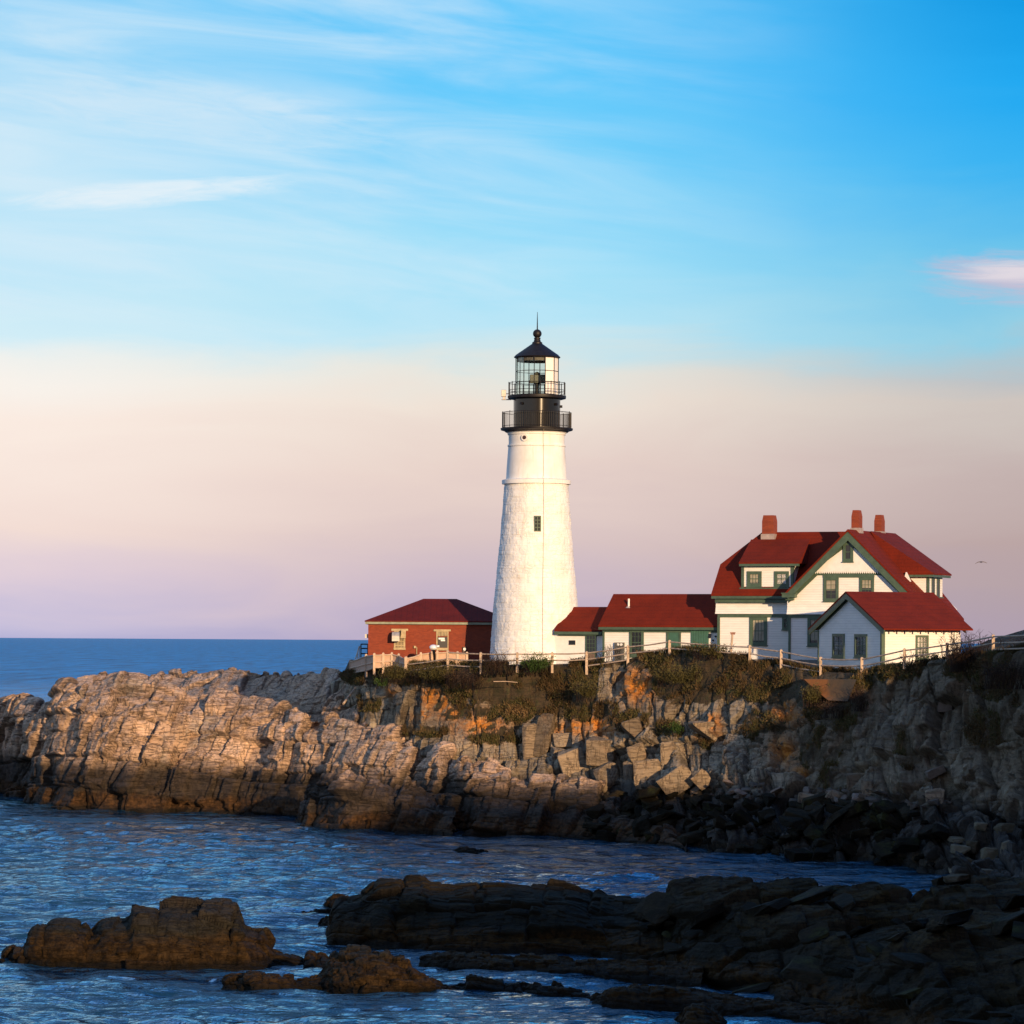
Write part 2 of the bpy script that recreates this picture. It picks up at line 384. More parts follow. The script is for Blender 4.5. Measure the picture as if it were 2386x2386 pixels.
M['b_slab'] = boulder_mat('grey_slab', (0.06, 0.052, 0.036), (0.19, 0.17, 0.125), 0.3)
M['b_rubble'] = boulder_mat('rubble_stone', (0.07, 0.06, 0.05), (0.22, 0.17, 0.14))

def white_siding():
    m, n, b = base_mat('white_clapboard'); p = n.pos(); z = n.sep(p)[2]
    fr = n.math('FRACT', n.math('DIVIDE', z, 0.175))
    line = n.math('SUBTRACT', 1.0, n.step(fr, 0.0, 0.16))
    col = n.ramp(n.noise(n.mapv(p, (1, 1, 3)), 1.2, 4), [(0.3, (0.70, 0.69, 0.67)), (0.7, (0.80, 0.79, 0.77))])
    col = n.mix(n.math('MULTIPLY', line, 0.6), col, (0.26, 0.26, 0.27, 1))
    n.L.new(col, b.inputs['Base Color']); b.inputs['Roughness'].default_value = 0.55
    bump(n, b, fr, 0.5, 0.03); return m
M['siding'] = white_siding()
def roof_mat(name, c, seam=False):
    m, n, b = base_mat(name); p = n.pos(); z = n.sep(p)[2]; x = n.sep(p)[0]
    sp = n.noise(p, 9, 4, 0.8)
    f = n.math('ADD', n.math('MULTIPLY', sp, 0.6), n.math('MULTIPLY', n.noise(n.mapv(p, (1, 1, 0.5)), 0.9, 6, 0.65), 0.55))
    col = n.ramp(f, [(0.35, tuple(k * 0.62 for k in c)), (0.7, tuple(k * 1.25 for k in c))])
    fr = n.math('FRACT', n.math('DIVIDE', x if seam else z, 0.45 if seam else 0.26))
    col = n.mix(n.math('MULTIPLY', n.math('SUBTRACT', 1.0, n.step(fr, 0.0, 0.25)), 0.3), col, tuple(k * 0.35 for k in c) + (1,))
    n.L.new(col, b.inputs['Base Color']); b.inputs['Roughness'].default_value = 0.85; b.inputs['Specular IOR Level'].default_value = 0.2
    bump(n, b, n.math('ADD', fr, sp), 0.4, 0.03); return m
M['roof'] = roof_mat('red_shingles', (0.125, 0.0115, 0.0025))
M['roof_brick'] = roof_mat('dark_red_roofing', (0.105, 0.008, 0.004), True)
def brick_mat():
    m, n, b = base_mat('red_brick'); p = n.pos(); x, y, z = n.sep(p)[:3]
    t = n.node('ShaderNodeTexBrick'); n.L.new(n.comb(n.math('ADD', x, y), z, 0.0), t.inputs['Vector'])
    t.inputs['Color1'].default_value = (0.23, 0.040, 0.013, 1); t.inputs['Color2'].default_value = (0.165, 0.026, 0.009, 1)
    t.inputs['Mortar'].default_value = (0.17, 0.043, 0.024, 1); t.inputs['Scale'].default_value = 1.0
    t.inputs['Brick Width'].default_value = 0.24; t.inputs['Row Height'].default_value = 0.085; t.inputs['Mortar Size'].default_value = 0.008
    col = n.mix(n.math('MULTIPLY', n.step(n.noise(p, 0.8, 5), 0.5, 0.7), 0.3), t.outputs['Color'], (0.12, 0.03, 0.018, 1))
    n.L.new(col, b.inputs['Base Color']); b.inputs['Roughness'].default_value = 0.9
    bump(n, b, t.outputs['Fac'], 0.3, -0.02); return m
M['brick'] = brick_mat()
def tower_mat(name, rough_stone):
    m, n, b = base_mat(name); p = n.pos(); x, y, z = n.sep(p)[:3]
    col = n.ramp(n.noise(p, 0.8, 6, 0.6), [(0.3, (0.66, 0.64, 0.60)), (0.6, (0.78, 0.77, 0.75))])
    col = n.mix(n.math('MULTIPLY', n.step(n.noise(n.mapv(p, (3, 3, 0.22)), 1.4, 5, 0.6), 0.54, 0.72), 0.35), col, (0.50, 0.43, 0.34, 1))
    if rough_stone:
        v = n.node('ShaderNodeTexVoronoi', feature='DISTANCE_TO_EDGE'); v.inputs['Scale'].default_value = 1.0
        ang = n.math('MULTIPLY', n.math('ARCTAN2', n.math('SUBTRACT', y, 260.0), n.math('SUBTRACT', x, 1.75)), 3.2)
        n.L.new(n.comb(n.math('MULTIPLY', ang, 2.0), n.math('MULTIPLY', z, 3.6), 0.0), v.inputs['Vector'])
        e = n.step(v.outputs['Distance'], 0.0, 0.10)
        msk = n.step(n.noise(p, 1.1, 3), 0.38, 0.6)
        hgt = n.math('ADD', n.math('MULTIPLY', n.math('MULTIPLY', e, msk), 0.45), n.math('MULTIPLY', n.noise(n.mapv(p, (1, 1, 2.2)), 2.6, 4, 0.6), 1.1))
        col = n.mix(n.math('MULTIPLY', n.math('SUBTRACT', 1.0, n.math('ADD', e, n.math('SUBTRACT', 1.0, msk), clamp=True)), 0.3), col, (0.52, 0.47, 0.40, 1))
        bump(n, b, hgt, 0.42, 0.08)
    else: bump(n, b, n.noise(p, 4, 4), 0.15, 0.03)
    n.L.new(col, b.inputs['Base Color']); b.inputs['Roughness'].default_value = 0.6; return m
M['tower'] = tower_mat('whitewashed_rubble', True); M['smooth'] = tower_mat('white_plaster', False)
M['white'] = simple('white_paint', (0.74, 0.73, 0.71), 0.5, 0.04)
M['black'] = simple('black_iron', (0.005, 0.0045, 0.0045), 0.12, 0.2, spec=0.5)
M['black_m'] = simple('dull_black_iron', (0.010, 0.008, 0.009), 0.5, 0.2, spec=0.3)
M['green'] = simple('green_trim', (0.058, 0.095, 0.062), 0.5, 0.12)
M['green2'] = simple('green_door', (0.045, 0.12, 0.085), 0.5, 0.1)
M['stone'] = simple('sandstone', (0.42, 0.33, 0.19), 0.8, 0.15, 5, bmp=0.3)
M['conc'] = simple('weathered_concrete', (0.22, 0.17, 0.12), 0.9, 0.25, 0.8, bmp=0.4, bs=8)
M['found'] = simple('foundation_stone', (0.19, 0.18, 0.17), 0.9, 0.2, 1.5, bmp=0.5, bs=6)
M['wood'] = simple('weathered_wood', (0.44, 0.33, 0.24), 0.8, 0.2, 4, bmp=0.3)
M['wood_pale'] = simple('pale_wood', (0.52, 0.38, 0.27), 0.8, 0.12, 3, bmp=0.2)
M['panel'] = simple('pale_fence_panel', (0.50, 0.33, 0.235), 0.85, 0.1, 2, bmp=0.2)
M['metal'] = simple('galvanised_metal', (0.45, 0.42, 0.38), 0.4, 0.15, metal=0.4)
M['darkbox'] = simple('dark_brown_paint', (0.05, 0.022, 0.016), 0.5, 0.1)
M['curtain'] = simple('pale_curtain', (0.30, 0.28, 0.22), 0.9, 0.15)
M['lead'] = simple('lead_flashing', (0.33, 0.27, 0.25), 0.5, 0.15)
M['cable'] = simple('grey_cable', (0.42, 0.35, 0.27), 0.6, 0.1)
def glass_dark(name, col, rough=0.08):
    m, n, b = base_mat(name); b.inputs['Base Color'].default_value = (*col, 1); b.inputs['Roughness'].default_value = rough
    return m
M['pane'] = glass_dark('window_glass', (0.02, 0.024, 0.026)); M['plate'] = glass_dark('black_plate', (0.012, 0.012, 0.014), 0.4)
def clear_glass():
    m, n, b = base_mat('lantern_glass')
    tr = n.node('ShaderNodeBsdfTransparent'); tr.inputs[0].default_value = (0.93, 0.96, 0.95, 1)
    gl = n.node('ShaderNodeBsdfGlossy'); gl.inputs['Roughness'].default_value = 0.03
    mx = n.node('ShaderNodeMixShader'); fr = n.node('ShaderNodeFresnel'); fr.inputs[0].default_value = 1.45
    n.L.new(n.math('MULTIPLY', fr.outputs[0], 0.15), mx.inputs[0]); n.L.new(tr.outputs[0], mx.inputs[1]); n.L.new(gl.outputs[0], mx.inputs[2])
    o = [x for x in n.N if x.type == 'OUTPUT_MATERIAL'][0]; n.L.new(mx.outputs[0], o.inputs[0]); return m
M['glass'] = clear_glass()
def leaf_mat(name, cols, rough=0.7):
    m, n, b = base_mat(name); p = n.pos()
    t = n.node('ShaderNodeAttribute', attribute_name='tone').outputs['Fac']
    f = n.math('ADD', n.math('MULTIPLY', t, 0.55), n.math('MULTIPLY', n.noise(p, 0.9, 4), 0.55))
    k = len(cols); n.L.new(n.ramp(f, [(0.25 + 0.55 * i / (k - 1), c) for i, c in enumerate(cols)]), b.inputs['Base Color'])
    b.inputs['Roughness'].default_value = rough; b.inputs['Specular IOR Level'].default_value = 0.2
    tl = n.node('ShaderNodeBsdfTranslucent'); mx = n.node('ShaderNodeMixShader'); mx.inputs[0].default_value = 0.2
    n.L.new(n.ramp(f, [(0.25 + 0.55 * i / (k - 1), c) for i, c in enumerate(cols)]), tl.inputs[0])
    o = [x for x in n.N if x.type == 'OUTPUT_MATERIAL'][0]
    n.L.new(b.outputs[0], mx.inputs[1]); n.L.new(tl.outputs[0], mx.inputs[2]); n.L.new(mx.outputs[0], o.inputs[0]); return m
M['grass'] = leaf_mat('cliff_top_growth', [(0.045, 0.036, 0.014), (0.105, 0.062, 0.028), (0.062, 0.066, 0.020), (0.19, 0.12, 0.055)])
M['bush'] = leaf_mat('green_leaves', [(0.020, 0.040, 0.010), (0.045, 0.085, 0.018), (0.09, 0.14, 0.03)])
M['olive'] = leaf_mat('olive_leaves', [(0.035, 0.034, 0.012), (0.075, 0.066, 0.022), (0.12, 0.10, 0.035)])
M['twig'] = leaf_mat('brown_twigs', [(0.030, 0.018, 0.012), (0.07, 0.040, 0.026), (0.14, 0.085, 0.055)])
M['gull'] = simple('gull_feathers', (0.16, 0.14, 0.14), 0.8, 0.2)

# ------------------------------------------------------------------ sea
def water_mat():
    m, n, b = base_mat('sea_water'); p = n.pos(); y = n.sep(p)[1]
    n.N.remove(b)
    w1 = n.noise(n.mapv(p, (0.7, 1.3, 1)), 2.0, 4, 0.6, 0.3)
    w2 = n.noise(n.mapv(p, (0.5, 1.0, 1), (0, 0, 0.25)), 0.28, 4, 0.62, 0.2)
    w3 = n.noise(n.mapv(p, (0.4, 1.0, 1), (0, 0, -0.1)), 0.035, 5, 0.65)
    near = n.math('SUBTRACT', 1.0, n.step(y, 180, 600))
    h = n.math('ADD', n.math('MULTIPLY', n.math('MULTIPLY', w1, 0.16), near), n.math('ADD', n.math('MULTIPLY', w2, 0.85), n.math('MULTIPLY', w3, 5.0)))
    k = n.node('ShaderNodeBump'); n.put(k.inputs['Height'], h); k.inputs['Strength'].default_value = 1.0; k.inputs['Distance'].default_value = 1.0
    # body colour, its far blue and streaks standing in for reflected sky, and the sky mirrored by its facets (steep facets hide the grazing ones)
    refl_streak = n.noise(n.mapv(p, (0.10, 0.0085, 1)), 1.0, 8, 0.78, 0.2)
    body = n.node('ShaderNodeBsdfDiffuse'); n.L.new(n.ramp(n.math('ADD', n.math('MULTIPLY', n.step(y, 200, 900), 0.72), n.math('MULTIPLY', n.math('SUBTRACT', refl_streak, 0.5), n.math('ADD', 0.3, n.math('MULTIPLY', n.step(y, 200, 700), 3.4))), clamp=True), [(0.0, (0.006, 0.024, 0.042)), (0.25, (0.016, 0.11, 0.22)), (1.0, (0.020, 0.28, 0.58))]), body.inputs['Color'])
    gl = n.node('ShaderNodeBsdfGlossy'); gl.inputs['Roughness'].default_value = 0.06; gl.inputs['Color'].default_value = (0.62, 0.84, 1, 1)
    fr = n.node('ShaderNodeFresnel'); fr.inputs[0].default_value = 1.60
    for q in (body, gl, fr): n.L.new(k.outputs[0], q.inputs['Normal'])
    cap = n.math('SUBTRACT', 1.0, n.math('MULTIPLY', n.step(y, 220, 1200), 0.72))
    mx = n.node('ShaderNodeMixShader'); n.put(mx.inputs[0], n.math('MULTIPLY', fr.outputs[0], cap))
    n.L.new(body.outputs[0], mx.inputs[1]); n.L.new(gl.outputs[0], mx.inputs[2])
    o = [x for x in n.N if x.type == 'OUTPUT_MATERIAL'][0]; n.L.new(mx.outputs[0], o.inputs[0])
    return m
M['water'] = water_mat()
def build_sea():
    def waves(X, Y):
        rng = np.random.RandomState(3); Z = np.zeros_like(X)
        for i in range(46):
            lam = 0.42 * (1.075 ** i) ; k = 2 * math.pi / lam
            th = rng.normal(R(-80), 0.5); a = 0.0078 * lam * rng.uniform(0.5, 1.2)
            if lam > 3: a *= 0.7
            if lam > 12: a *= 0.6
            ph = k * (X * math.cos(th) + Y * math.sin(th)) + rng.uniform(0, 6.28)
            Z += a * (np.sin(ph) + 0.28 * np.cos(2 * ph))
        env = 0.55 + 0.9 * fbm(X / 18, Y / 26, X * 0, 91, 3)
        return Z * env
    ys = [96.0]
    while ys[-1] < 420: ys.append(ys[-1] + 0.16 + (ys[-1] - 96) * 0.0026)
    while ys[-1] < 90000: ys.append(ys[-1] * 1.045)
    ys = np.array(ys); us = np.linspace(-0.22, 0.22, 460); 
    Yg, U = np.meshgrid(ys, us); Xg = U * (Yg + 40)
    fade = np.clip((700 - Yg) / 400, 0, 1)
    P = np.stack([Xg, Yg, waves(Xg, Yg) * fade], -1)
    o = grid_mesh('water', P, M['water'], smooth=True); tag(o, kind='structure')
    # the rest of the sea sheet out to the sides and below, a hand lower
    mb = MB(); mb.add([(-90000, -2000, -0.35), (90000, -2000, -0.35), (90000, 95000, -0.35), (-90000, 95000, -0.35)], [(0, 1, 2, 3)])
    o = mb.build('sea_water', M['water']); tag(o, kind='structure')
build_sea()

# ------------------------------------------------------------------ rock masses
LICH = [(1005, 1620, 26, 42), (905, 1605, 14, 25), (1120, 1690, 60, 32), (1050, 1660, 30, 20), (1365, 1655, 28, 14), (1040, 1640, 30, 30), (985, 1668, 25, 12),
        (1840, 1670, 45, 20), (1830, 1640, 25, 14), (1820, 1745, 26, 35), (1855, 1785, 22, 14), (1670, 1690, 12, 22), (1625, 1712, 12, 6),
        (1960, 1605, 60, 18), (1880, 1665, 25, 16), (1400, 1690, 70, 30), (1335, 1700, 50, 20), (1490, 1600, 40, 40), (1970, 1620, 14, 40)]
def lichen_mask(px, py, P):
    m = np.zeros_like(px)
    for x, y, sx, sy in LICH: m = np.maximum(m, np.exp(-(((px - x) / sx) ** 2 + ((py - y) / sy) ** 2) * 1.1))
    return m
VEG_X = [680, 800, 830, 900, 1000, 1100, 1200, 1300, 1385, 1400, 1515, 1535, 1650, 1750, 1850, 1920, 1985, 2010, 2060, 2150, 2240, 2300, 2386, 2600]
VEG_Y = [1500, 1580, 1595, 1592, 1598, 1640, 1655, 1672, 1690, 1556, 1552, 1632, 1645, 1636, 1640, 1690, 1740, 1590, 1578, 1560, 1590, 1630, 1650, 1650]
def veg_mask(px, py):
    lim = np.interp(px, VEG_X, VEG_Y); m = 1 / (1 + np.exp((py - lim) / 9))
    for x, y, sx, sy in [(1180, 1660, 160, 35), (1560, 1700, 40, 25), (1780, 1700, 70, 45), (1900, 1740, 70, 70), (1950, 1820, 50, 40), (1480, 1690, 50, 40), (2300, 1700, 60, 60),
                         (1900, 1640, 40, 60), (1060, 1650, 60, 30), (1150, 1712, 90, 30), (1010, 1708, 55, 20), (850, 1640, 40, 26), (925, 1704, 60, 16), (1250, 1690, 60, 24), (1420, 1660, 40, 30), (2120, 1760, 30, 60), (1640, 1725, 25, 20)]:
        m = np.maximum(m, 0.75 * np.exp(-(((px - x) / sx) ** 2 + ((py - y) / sy) ** 2)))
    return m
SURF = {}
def rock(name, ctrl, res, mat, octs, seed, smooth=5, veg=False, lichen=False, amp_fn=None, crackw=0.06, lowf=0.4):
    A = np.array(ctrl, dtype=float)
    w = np.linalg.norm(np.diff(A, axis=1), axis=2).sum(axis=1).max(); t = np.linalg.norm(np.diff(A, axis=0), axis=2).sum(axis=0).max()
    P = resample(ctrl, int(w / res), int(t / res)); P = smooth_grid(P, smooth)
    N = normals(smooth_grid(P, 12))
    if N[..., 2].mean() < 0: N = -N
    X, Y, Z = P[..., 0], P[..., 1], P[..., 2]
    px, py = proj(X, Y, Z)
    disp = (fbm(X / 5, Y / 5, Z / 5, seed + 70, 3) - 0.5) * 2 * lowf
    tone = np.zeros_like(X); crack = np.zeros_like(X)
    amp = 1.0 if amp_fn is None else amp_fn(px, py, P)
    for i, (dip, lean, hl, ws, wt, a, wr) in enumerate(octs):
        off, d, tn = blocks(X, Y, Z, dip, lean, hl, ws, wt, seed + 20 * i, wr)
        disp = disp + (off - 0.5) * a * 2
        cw = crackw * 0.6 * (hl + ws) * 0.5 + 0.035
        c = np.clip(1 - d / cw, 0, 1); disp = disp - c * a * 0.32
        crack = np.maximum(crack, np.clip(1 - d / (cw * 0.8), 0, 1) * (0.95 if i < 2 else 0.4) * (hsh(np.floor(X / 1.7), np.floor(Y / 1.7), np.floor(Z / 1.7)) > 0.25))
        tone = tone + tn * (0.5, 0.3, 0.2, 0.1)[i]
    v = veg_mask(px, py) if veg else np.zeros_like(X)
    fine = (fbm(X / 0.5, Y / 0.5, Z / 0.25, seed + 90, 3) - 0.5) * 0.04
    disp = disp * (1 - 0.75 * np.clip(v, 0, 1)) + fine
    Q = P + N * (disp * amp)[..., None]
    at_ = {'tone': tone, 'crack': crack * (1 - v), 'veg': v, 'lichen': lichen_mask(px, py, P) if lichen else np.zeros_like(X),
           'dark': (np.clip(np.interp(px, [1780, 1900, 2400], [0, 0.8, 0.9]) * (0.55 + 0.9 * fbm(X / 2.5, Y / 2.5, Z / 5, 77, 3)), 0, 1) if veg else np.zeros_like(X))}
    o = grid_mesh(name, Q, mat, at_); tag(o, kind='structure')
    SURF[name] = (Q, px, py, v, N); return o
def V3(px, py, Y): return tuple(at(px, py, Y))
def W3(px, py, dz=0.0, dy=0.0):
    Y = water_Y(px, py); p = at(px, py, Y); return (p.x, p.y + dy, dz)

# headland with the cliff
HX = [745, 770, 815, 860, 950, 1100, 1200, 1300, 1400, 1440, 1540, 1600, 1700, 1800, 1900, 2000, 2100, 2200, 2300, 2386, 2520, 2800]
HC = [1680, 1590, 1572, 1562, 1552, 1552, 1550, 1549, 1546, 1541, 1519, 1516, 1521, 1549, 1567, 1572, 1556, 1542, 1532, 1518, 1480, 1430]
HY = [277, 274, 270, 264, 259, 254, 252, 251, 249, 248, 245, 243, 240, 237, 233, 229, 225, 222, 217, 212, 202, 180]
H4 = [1700, 1650, 1645, 1625, 1625, 1650, 1670, 1680, 1690, 1640, 1640, 1660, 1650, 1650, 1650, 1640, 1620, 1620, 1640, 1640, 1640, 1640]
H5 = [1720, 1680, 1690, 1690, 1700, 1730, 1750, 1770, 1760, 1750, 1750, 1755, 1755, 1755, 1760, 1760, 1760, 1770, 1790, 1800, 1830, 1850]
H6 = [1760, 1720, 1730, 1750, 1780, 1800, 1815, 1830, 1845, 1848, 1850, 1850, 1850, 1850, 1850, 1852, 1860, 1880, 1900, 1950, 2000, 2100]
H7 = [1898, 1902, 1906, 1912, 1926, 1940, 1946, 1950, 1958, 1962, 1972, 1980, 1990, 1998, 2005, 2012, 2022, 2048, 2080, 2115, 2180, 2400]
D4 = np.interp(HX, [745, 1200, 1500, 2520, 2800], [1.2, 1.4, 2.6, 2.6, 2.6])
D5 = np.interp(HX, [745, 1200, 1500, 1900, 2520, 2800], [2.4, 2.8, 5.0, 5.5, 5.0, 6])
D6 = np.interp(HX, [745, 1200, 1500, 1900, 2520, 2800], [3.8, 4.5, 9.0, 8.5, 9, 14])
def fenceY(px): return float(np.interp(px, HX, HY))
def crest(px): return float(np.interp(px, HX, HC))
ctrl = [[], [], [], [], [], [], [], [], []]
for i, px in enumerate(HX):
    c = at(px, HC[i], HY[i]); k = (px - 1193) / FPX
    land = 1.0 if px >= 790 else 0.0
    ctrl[0].append((k * 330, 330, -3)); ctrl[1].append((k * 300, 300, (10.8 if land else 0.5)))
    ctrl[2].append((k * (HY[i] + 22), HY[i] + 22, float(np.interp(px, [2150, 2200, 2300, 2386, 2520, 2800], [11.9, 12.2, 13.8, 14.5, 15.6, 17])) if land else c.z - 2))
    ctrl[3].append((k * (HY[i] + 3), HY[i] + 3, min(c.z, 12.2) if land and px < 2250 else c.z + (0.5 if px > 2300 else 0)))
    ctrl[4].append(tuple(c)); ctrl[5].append(V3(px, H4[i], HY[i] - D4[i])); ctrl[6].append(V3(px, H5[i], HY[i] - D5[i]))
    ctrl[7].append(V3(px, H6[i], HY[i] - D6[i]))
    w8 = W3(px, H7[i])
    if px < 1150: y8 = HY[i] - D6[i] - 1.2; w8 = (k * y8, y8, 0.0)
    ctrl[8].append(w8)
ctrl.append([(p[0], p[1] - 2.5, -2.5) for p in ctrl[8]])
def head_amp(px, py, P):
    a = np.clip((np.interp(px, HX, HY) + 1.0 - P[..., 1]) / 1.5, 0, 1)
    b = np.interp(px, [640, 1300, 1500, 1900, 2100, 2400], [0.8, 0.9, 1.25, 1.25, 1.55, 1.6])
    return (0.06 + 0.94 * a) * b
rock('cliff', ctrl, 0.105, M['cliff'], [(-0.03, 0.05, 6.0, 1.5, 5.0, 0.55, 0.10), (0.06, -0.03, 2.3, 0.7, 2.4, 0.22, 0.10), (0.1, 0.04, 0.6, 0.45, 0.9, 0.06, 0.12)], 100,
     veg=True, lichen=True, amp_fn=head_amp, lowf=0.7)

# the long tan spit: a back ridge and the big front mass
def ridge(name, cols, mat, octs, seed, res=0.1, back=6.0, **kw):
    """cols: (px, crest py, base py, depth from the waterline to the crest, shoulder 0..1)"""
    rows = [[] for _ in range(7)]
    for px, top, base, dep, sh in cols:
        b = W3(px, base); Yc = b[1] + dep; c = V3(px, top, Yc)
        k = b[0] / b[1]
        f1, f2 = (b[1] + dep * 0.10, c[2] * 0.38 * sh), (b[1] + dep * 0.42, c[2] * (0.55 + 0.25 * sh))
        rows[0].append((b[0], b[1] - 1.2, -1.6)); rows[1].append((b[0], b[1], 0.0))
        rows[2].append((k * f1[0], f1[0], f1[1])); rows[3].append((k * f2[0], f2[0], f2[1])); rows[4].append(c)
        rows[5].append((c[0], Yc + back * 0.5, c[2] * 0.62)); rows[6].append((c[0], Yc + back, -1.8))
    return rock(name, rows[::-1], res, mat, octs, seed, **kw)
SPO = [(0.20, -0.20, 3.2, 2.6, 6.0, 0.74, 0.12), (0.21, -0.16, 1.3, 1.2, 2.6, 0.27, 0.07), (0.2, -0.10, 0.4, 0.7, 1.2, 0.08, 0.05)]
SPR = [(a, b, c, d, e, f * 0.45, g) for a, b, c, d, e, f, g in SPO]
ridge('rock_spit', [(-200, 1655, 1852, 7, 0.8), (-60, 1642, 1850, 7, 0.8), (0, 1641, 1850, 7, 0.8), (60, 1640, 1866, 7, 0.8), (122, 1642, 1880, 9, 0.9), (136, 1612, 1882, 9, 1), (200, 1592, 1888, 9, 1),
    (300, 1590, 1892, 9, 1), (400, 1600, 1893, 9, 1), (520, 1622, 1896, 8.5, 1), (600, 1640, 1899, 8, 1), (650, 1650, 1903, 7.2, 1), (700, 1660, 1907, 6.4, 1), (740, 1668, 1909, 5.8, 0.8), (790, 1680, 1914, 5.2, 0.6), (850, 1696, 1918, 5.0, 0.55),
    (950, 1722, 1926, 5.0, 0.6), (1000, 1748, 1932, 5.0, 0.75), (1100, 1778, 1946, 4.8, 0.9), (1200, 1800, 1950, 5.5, 0.9), (1300, 1822, 1952, 5, 0.9), (1400, 1848, 1957, 4.5, 0.9), (1500, 1888, 1968, 4, 0.8), (1600, 1955, 1985, 3, 0.7)],
    M['spit'], SPO, 300, res=0.10, back=7, lowf=0.6)
ridge('rock_ridge', [(118, 1640, 1860, 15, 1), (135, 1608, 1860, 15, 1), (160, 1590, 1860, 15, 1), (200, 1577, 1860, 15, 1), (260, 1566, 1860, 16, 1), (330, 1564, 1860, 16, 1), (368, 1577, 1860, 16, 1), (392, 1567, 1860, 16, 1),
    (450, 1557, 1865, 17, 1), (520, 1554, 1870, 17, 1), (575, 1559, 1872, 15, 1), (700, 1574, 1890, 13, 1), (745, 1571, 1898, 13, 1), (757, 1551, 1900, 13, 1), (792, 1557, 1903, 12, 1), (820, 1590, 1908, 9, 1), (850, 1650, 1915, 6, 1)],
    M['spit'], SPR, 420, res=0.13, back=8, lowf=0.35)
RFO = [(0.08, 0.12, 1.5, 2.8, 4.0, 0.30, 0.2), (0.10, 0.0, 0.6, 1.2, 1.8, 0.10, 0.16), (0.1, 0.0, 0.25, 0.5, 0.8, 0.03, 0.15)]
ridge('rock_ledge', [(708, 1880, 1916, 2, 1), (716, 1832, 1922, 3, 1.35), (760, 1812, 1932, 3.6, 1.4), (800, 1803, 1937, 4.0, 1.4), (870, 1822, 1939, 4.0, 1.4), (940, 1842, 1941, 3.8, 1.35), (1000, 1864, 1943, 3.6, 1.2), (1060, 1896, 1949, 3, 1)],
    M['spit'], SPO, 510, res=0.09, back=3, lowf=0.3)
# reef in front
ridge('reef', [(770, 2150, 2180, 2, 0.8), (792, 2112, 2195, 3, 1), (800, 2098, 2198, 5, 1), (845, 2085, 2206, 7, 1), (862, 2062, 2208, 8.5, 1), (885, 2046, 2212, 9, 1), (990, 2044, 2222, 9.5, 0.95), (1002, 2056, 2224, 9.5, 0.9), (1100, 2056, 2226, 9.5, 0.9), (1160, 2052, 2226, 9.5, 0.95), (1250, 2060, 2228, 9.5, 0.9), (1340, 2066, 2232, 9.5, 0.9),
    (1420, 2094, 2236, 9, 0.9), (1520, 2100, 2250, 9.5, 0.85), (1562, 2098, 2262, 10, 0.8), (1574, 2054, 2272, 12.5, 0.75), (1640, 2046, 2290, 13.5, 0.6), (1740, 2036, 2320, 15.5, 0.5), (1850, 2048, 2350, 17, 0.45), (1990, 2086, 2400, 19, 0.45),
    (2130, 2092, 2450, 21, 0.5), (2168, 2056, 2470, 24, 0.5), (2260, 2044, 2500, 27, 0.5), (2386, 2036, 2540, 30, 0.55), (2600, 2000, 2600, 32, 0.6)],
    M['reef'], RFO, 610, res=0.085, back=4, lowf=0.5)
ridge('rocky_islet', [(0, 2240, 2246, 0.6, 1), (12, 2216, 2240, 1.2, 1.3), (34, 2206, 2246, 1.5, 1.3), (72, 2212, 2246, 1.5, 1), (90, 2168, 2250, 2.5, 1.4), (130, 2156, 2254, 3, 1.4), (172, 2160, 2256, 3.2, 1.3), (180, 2170, 2257, 3.2, 1.2), (215, 2166, 2258, 3.4, 1.2), (240, 2142, 2260, 3.8, 1.1),
    (296, 2138, 2262, 4, 1.1), (306, 2102, 2262, 4.2, 1.15), (370, 2108, 2262, 4.2, 1.15), (400, 2100, 2262, 4.3, 1.15), (450, 2106, 2262, 4.3, 1.15), (520, 2100, 2260, 4.2, 1.15), (566, 2106, 2260, 4.2, 1.15), (576, 2140, 2260, 3.6, 1.2), (620, 2162, 2254, 3, 1.1), (640, 2196, 2250, 2.2, 0.9), (700, 2212, 2252, 2, 0.7), (760, 2226, 2256, 2, 0.7), (790, 2262, 2266, 1, 0.7)],
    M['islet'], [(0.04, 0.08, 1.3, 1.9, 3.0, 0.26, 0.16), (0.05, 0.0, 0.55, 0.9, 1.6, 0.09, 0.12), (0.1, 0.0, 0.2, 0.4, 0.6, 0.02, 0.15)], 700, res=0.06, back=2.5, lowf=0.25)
ridge('kelp_ledge', [(522, 2296, 2298, 0.4, 1), (535, 2278, 2302, 0.8, 1.2), (592, 2270, 2312, 1.4, 1.1), (640, 2276, 2314, 1.4, 1), (690, 2284, 2308, 1.2, 1), (745, 2262, 2306, 1.6, 1.1), (770, 2226, 2312, 3, 1.1), (800, 2212, 2316, 3.6, 1.15), (850, 2210, 2322, 3.8, 1.1), (900, 2214, 2324, 3.6, 1.0), (960, 2246, 2324, 2.6, 0.9), (1000, 2268, 2320, 2, 0.9),
    (1050, 2290, 2314, 1.2, 0.9), (1110, 2286, 2312, 1.2, 0.9), (1200, 2298, 2312, 1, 0.9), (1240, 2288, 2320, 1.4, 0.9), (1300, 2294, 2326, 1.5, 0.9), (1370, 2318, 2330, 0.9, 0.9), (1400, 2330, 2336, 0.6, 0.9)],
    M['islet'], [(0.04, 0.3, 0.8, 1.2, 1.6, 0.16, 0.35), (0.05, 0.2, 0.35, 0.6, 1.0, 0.08, 0.3), (0.1, 0.0, 0.15, 0.3, 0.5, 0.035, 0.25)], 760, res=0.05, back=2, lowf=0.2)
LOWK = [(0.04, 0.1, 0.5, 0.9, 1.2, 0.09, 0.35), (0.05, 0.0, 0.25, 0.45, 0.6, 0.05, 0.3), (0.1, 0.0, 0.12, 0.25, 0.4, 0.02, 0.25)]
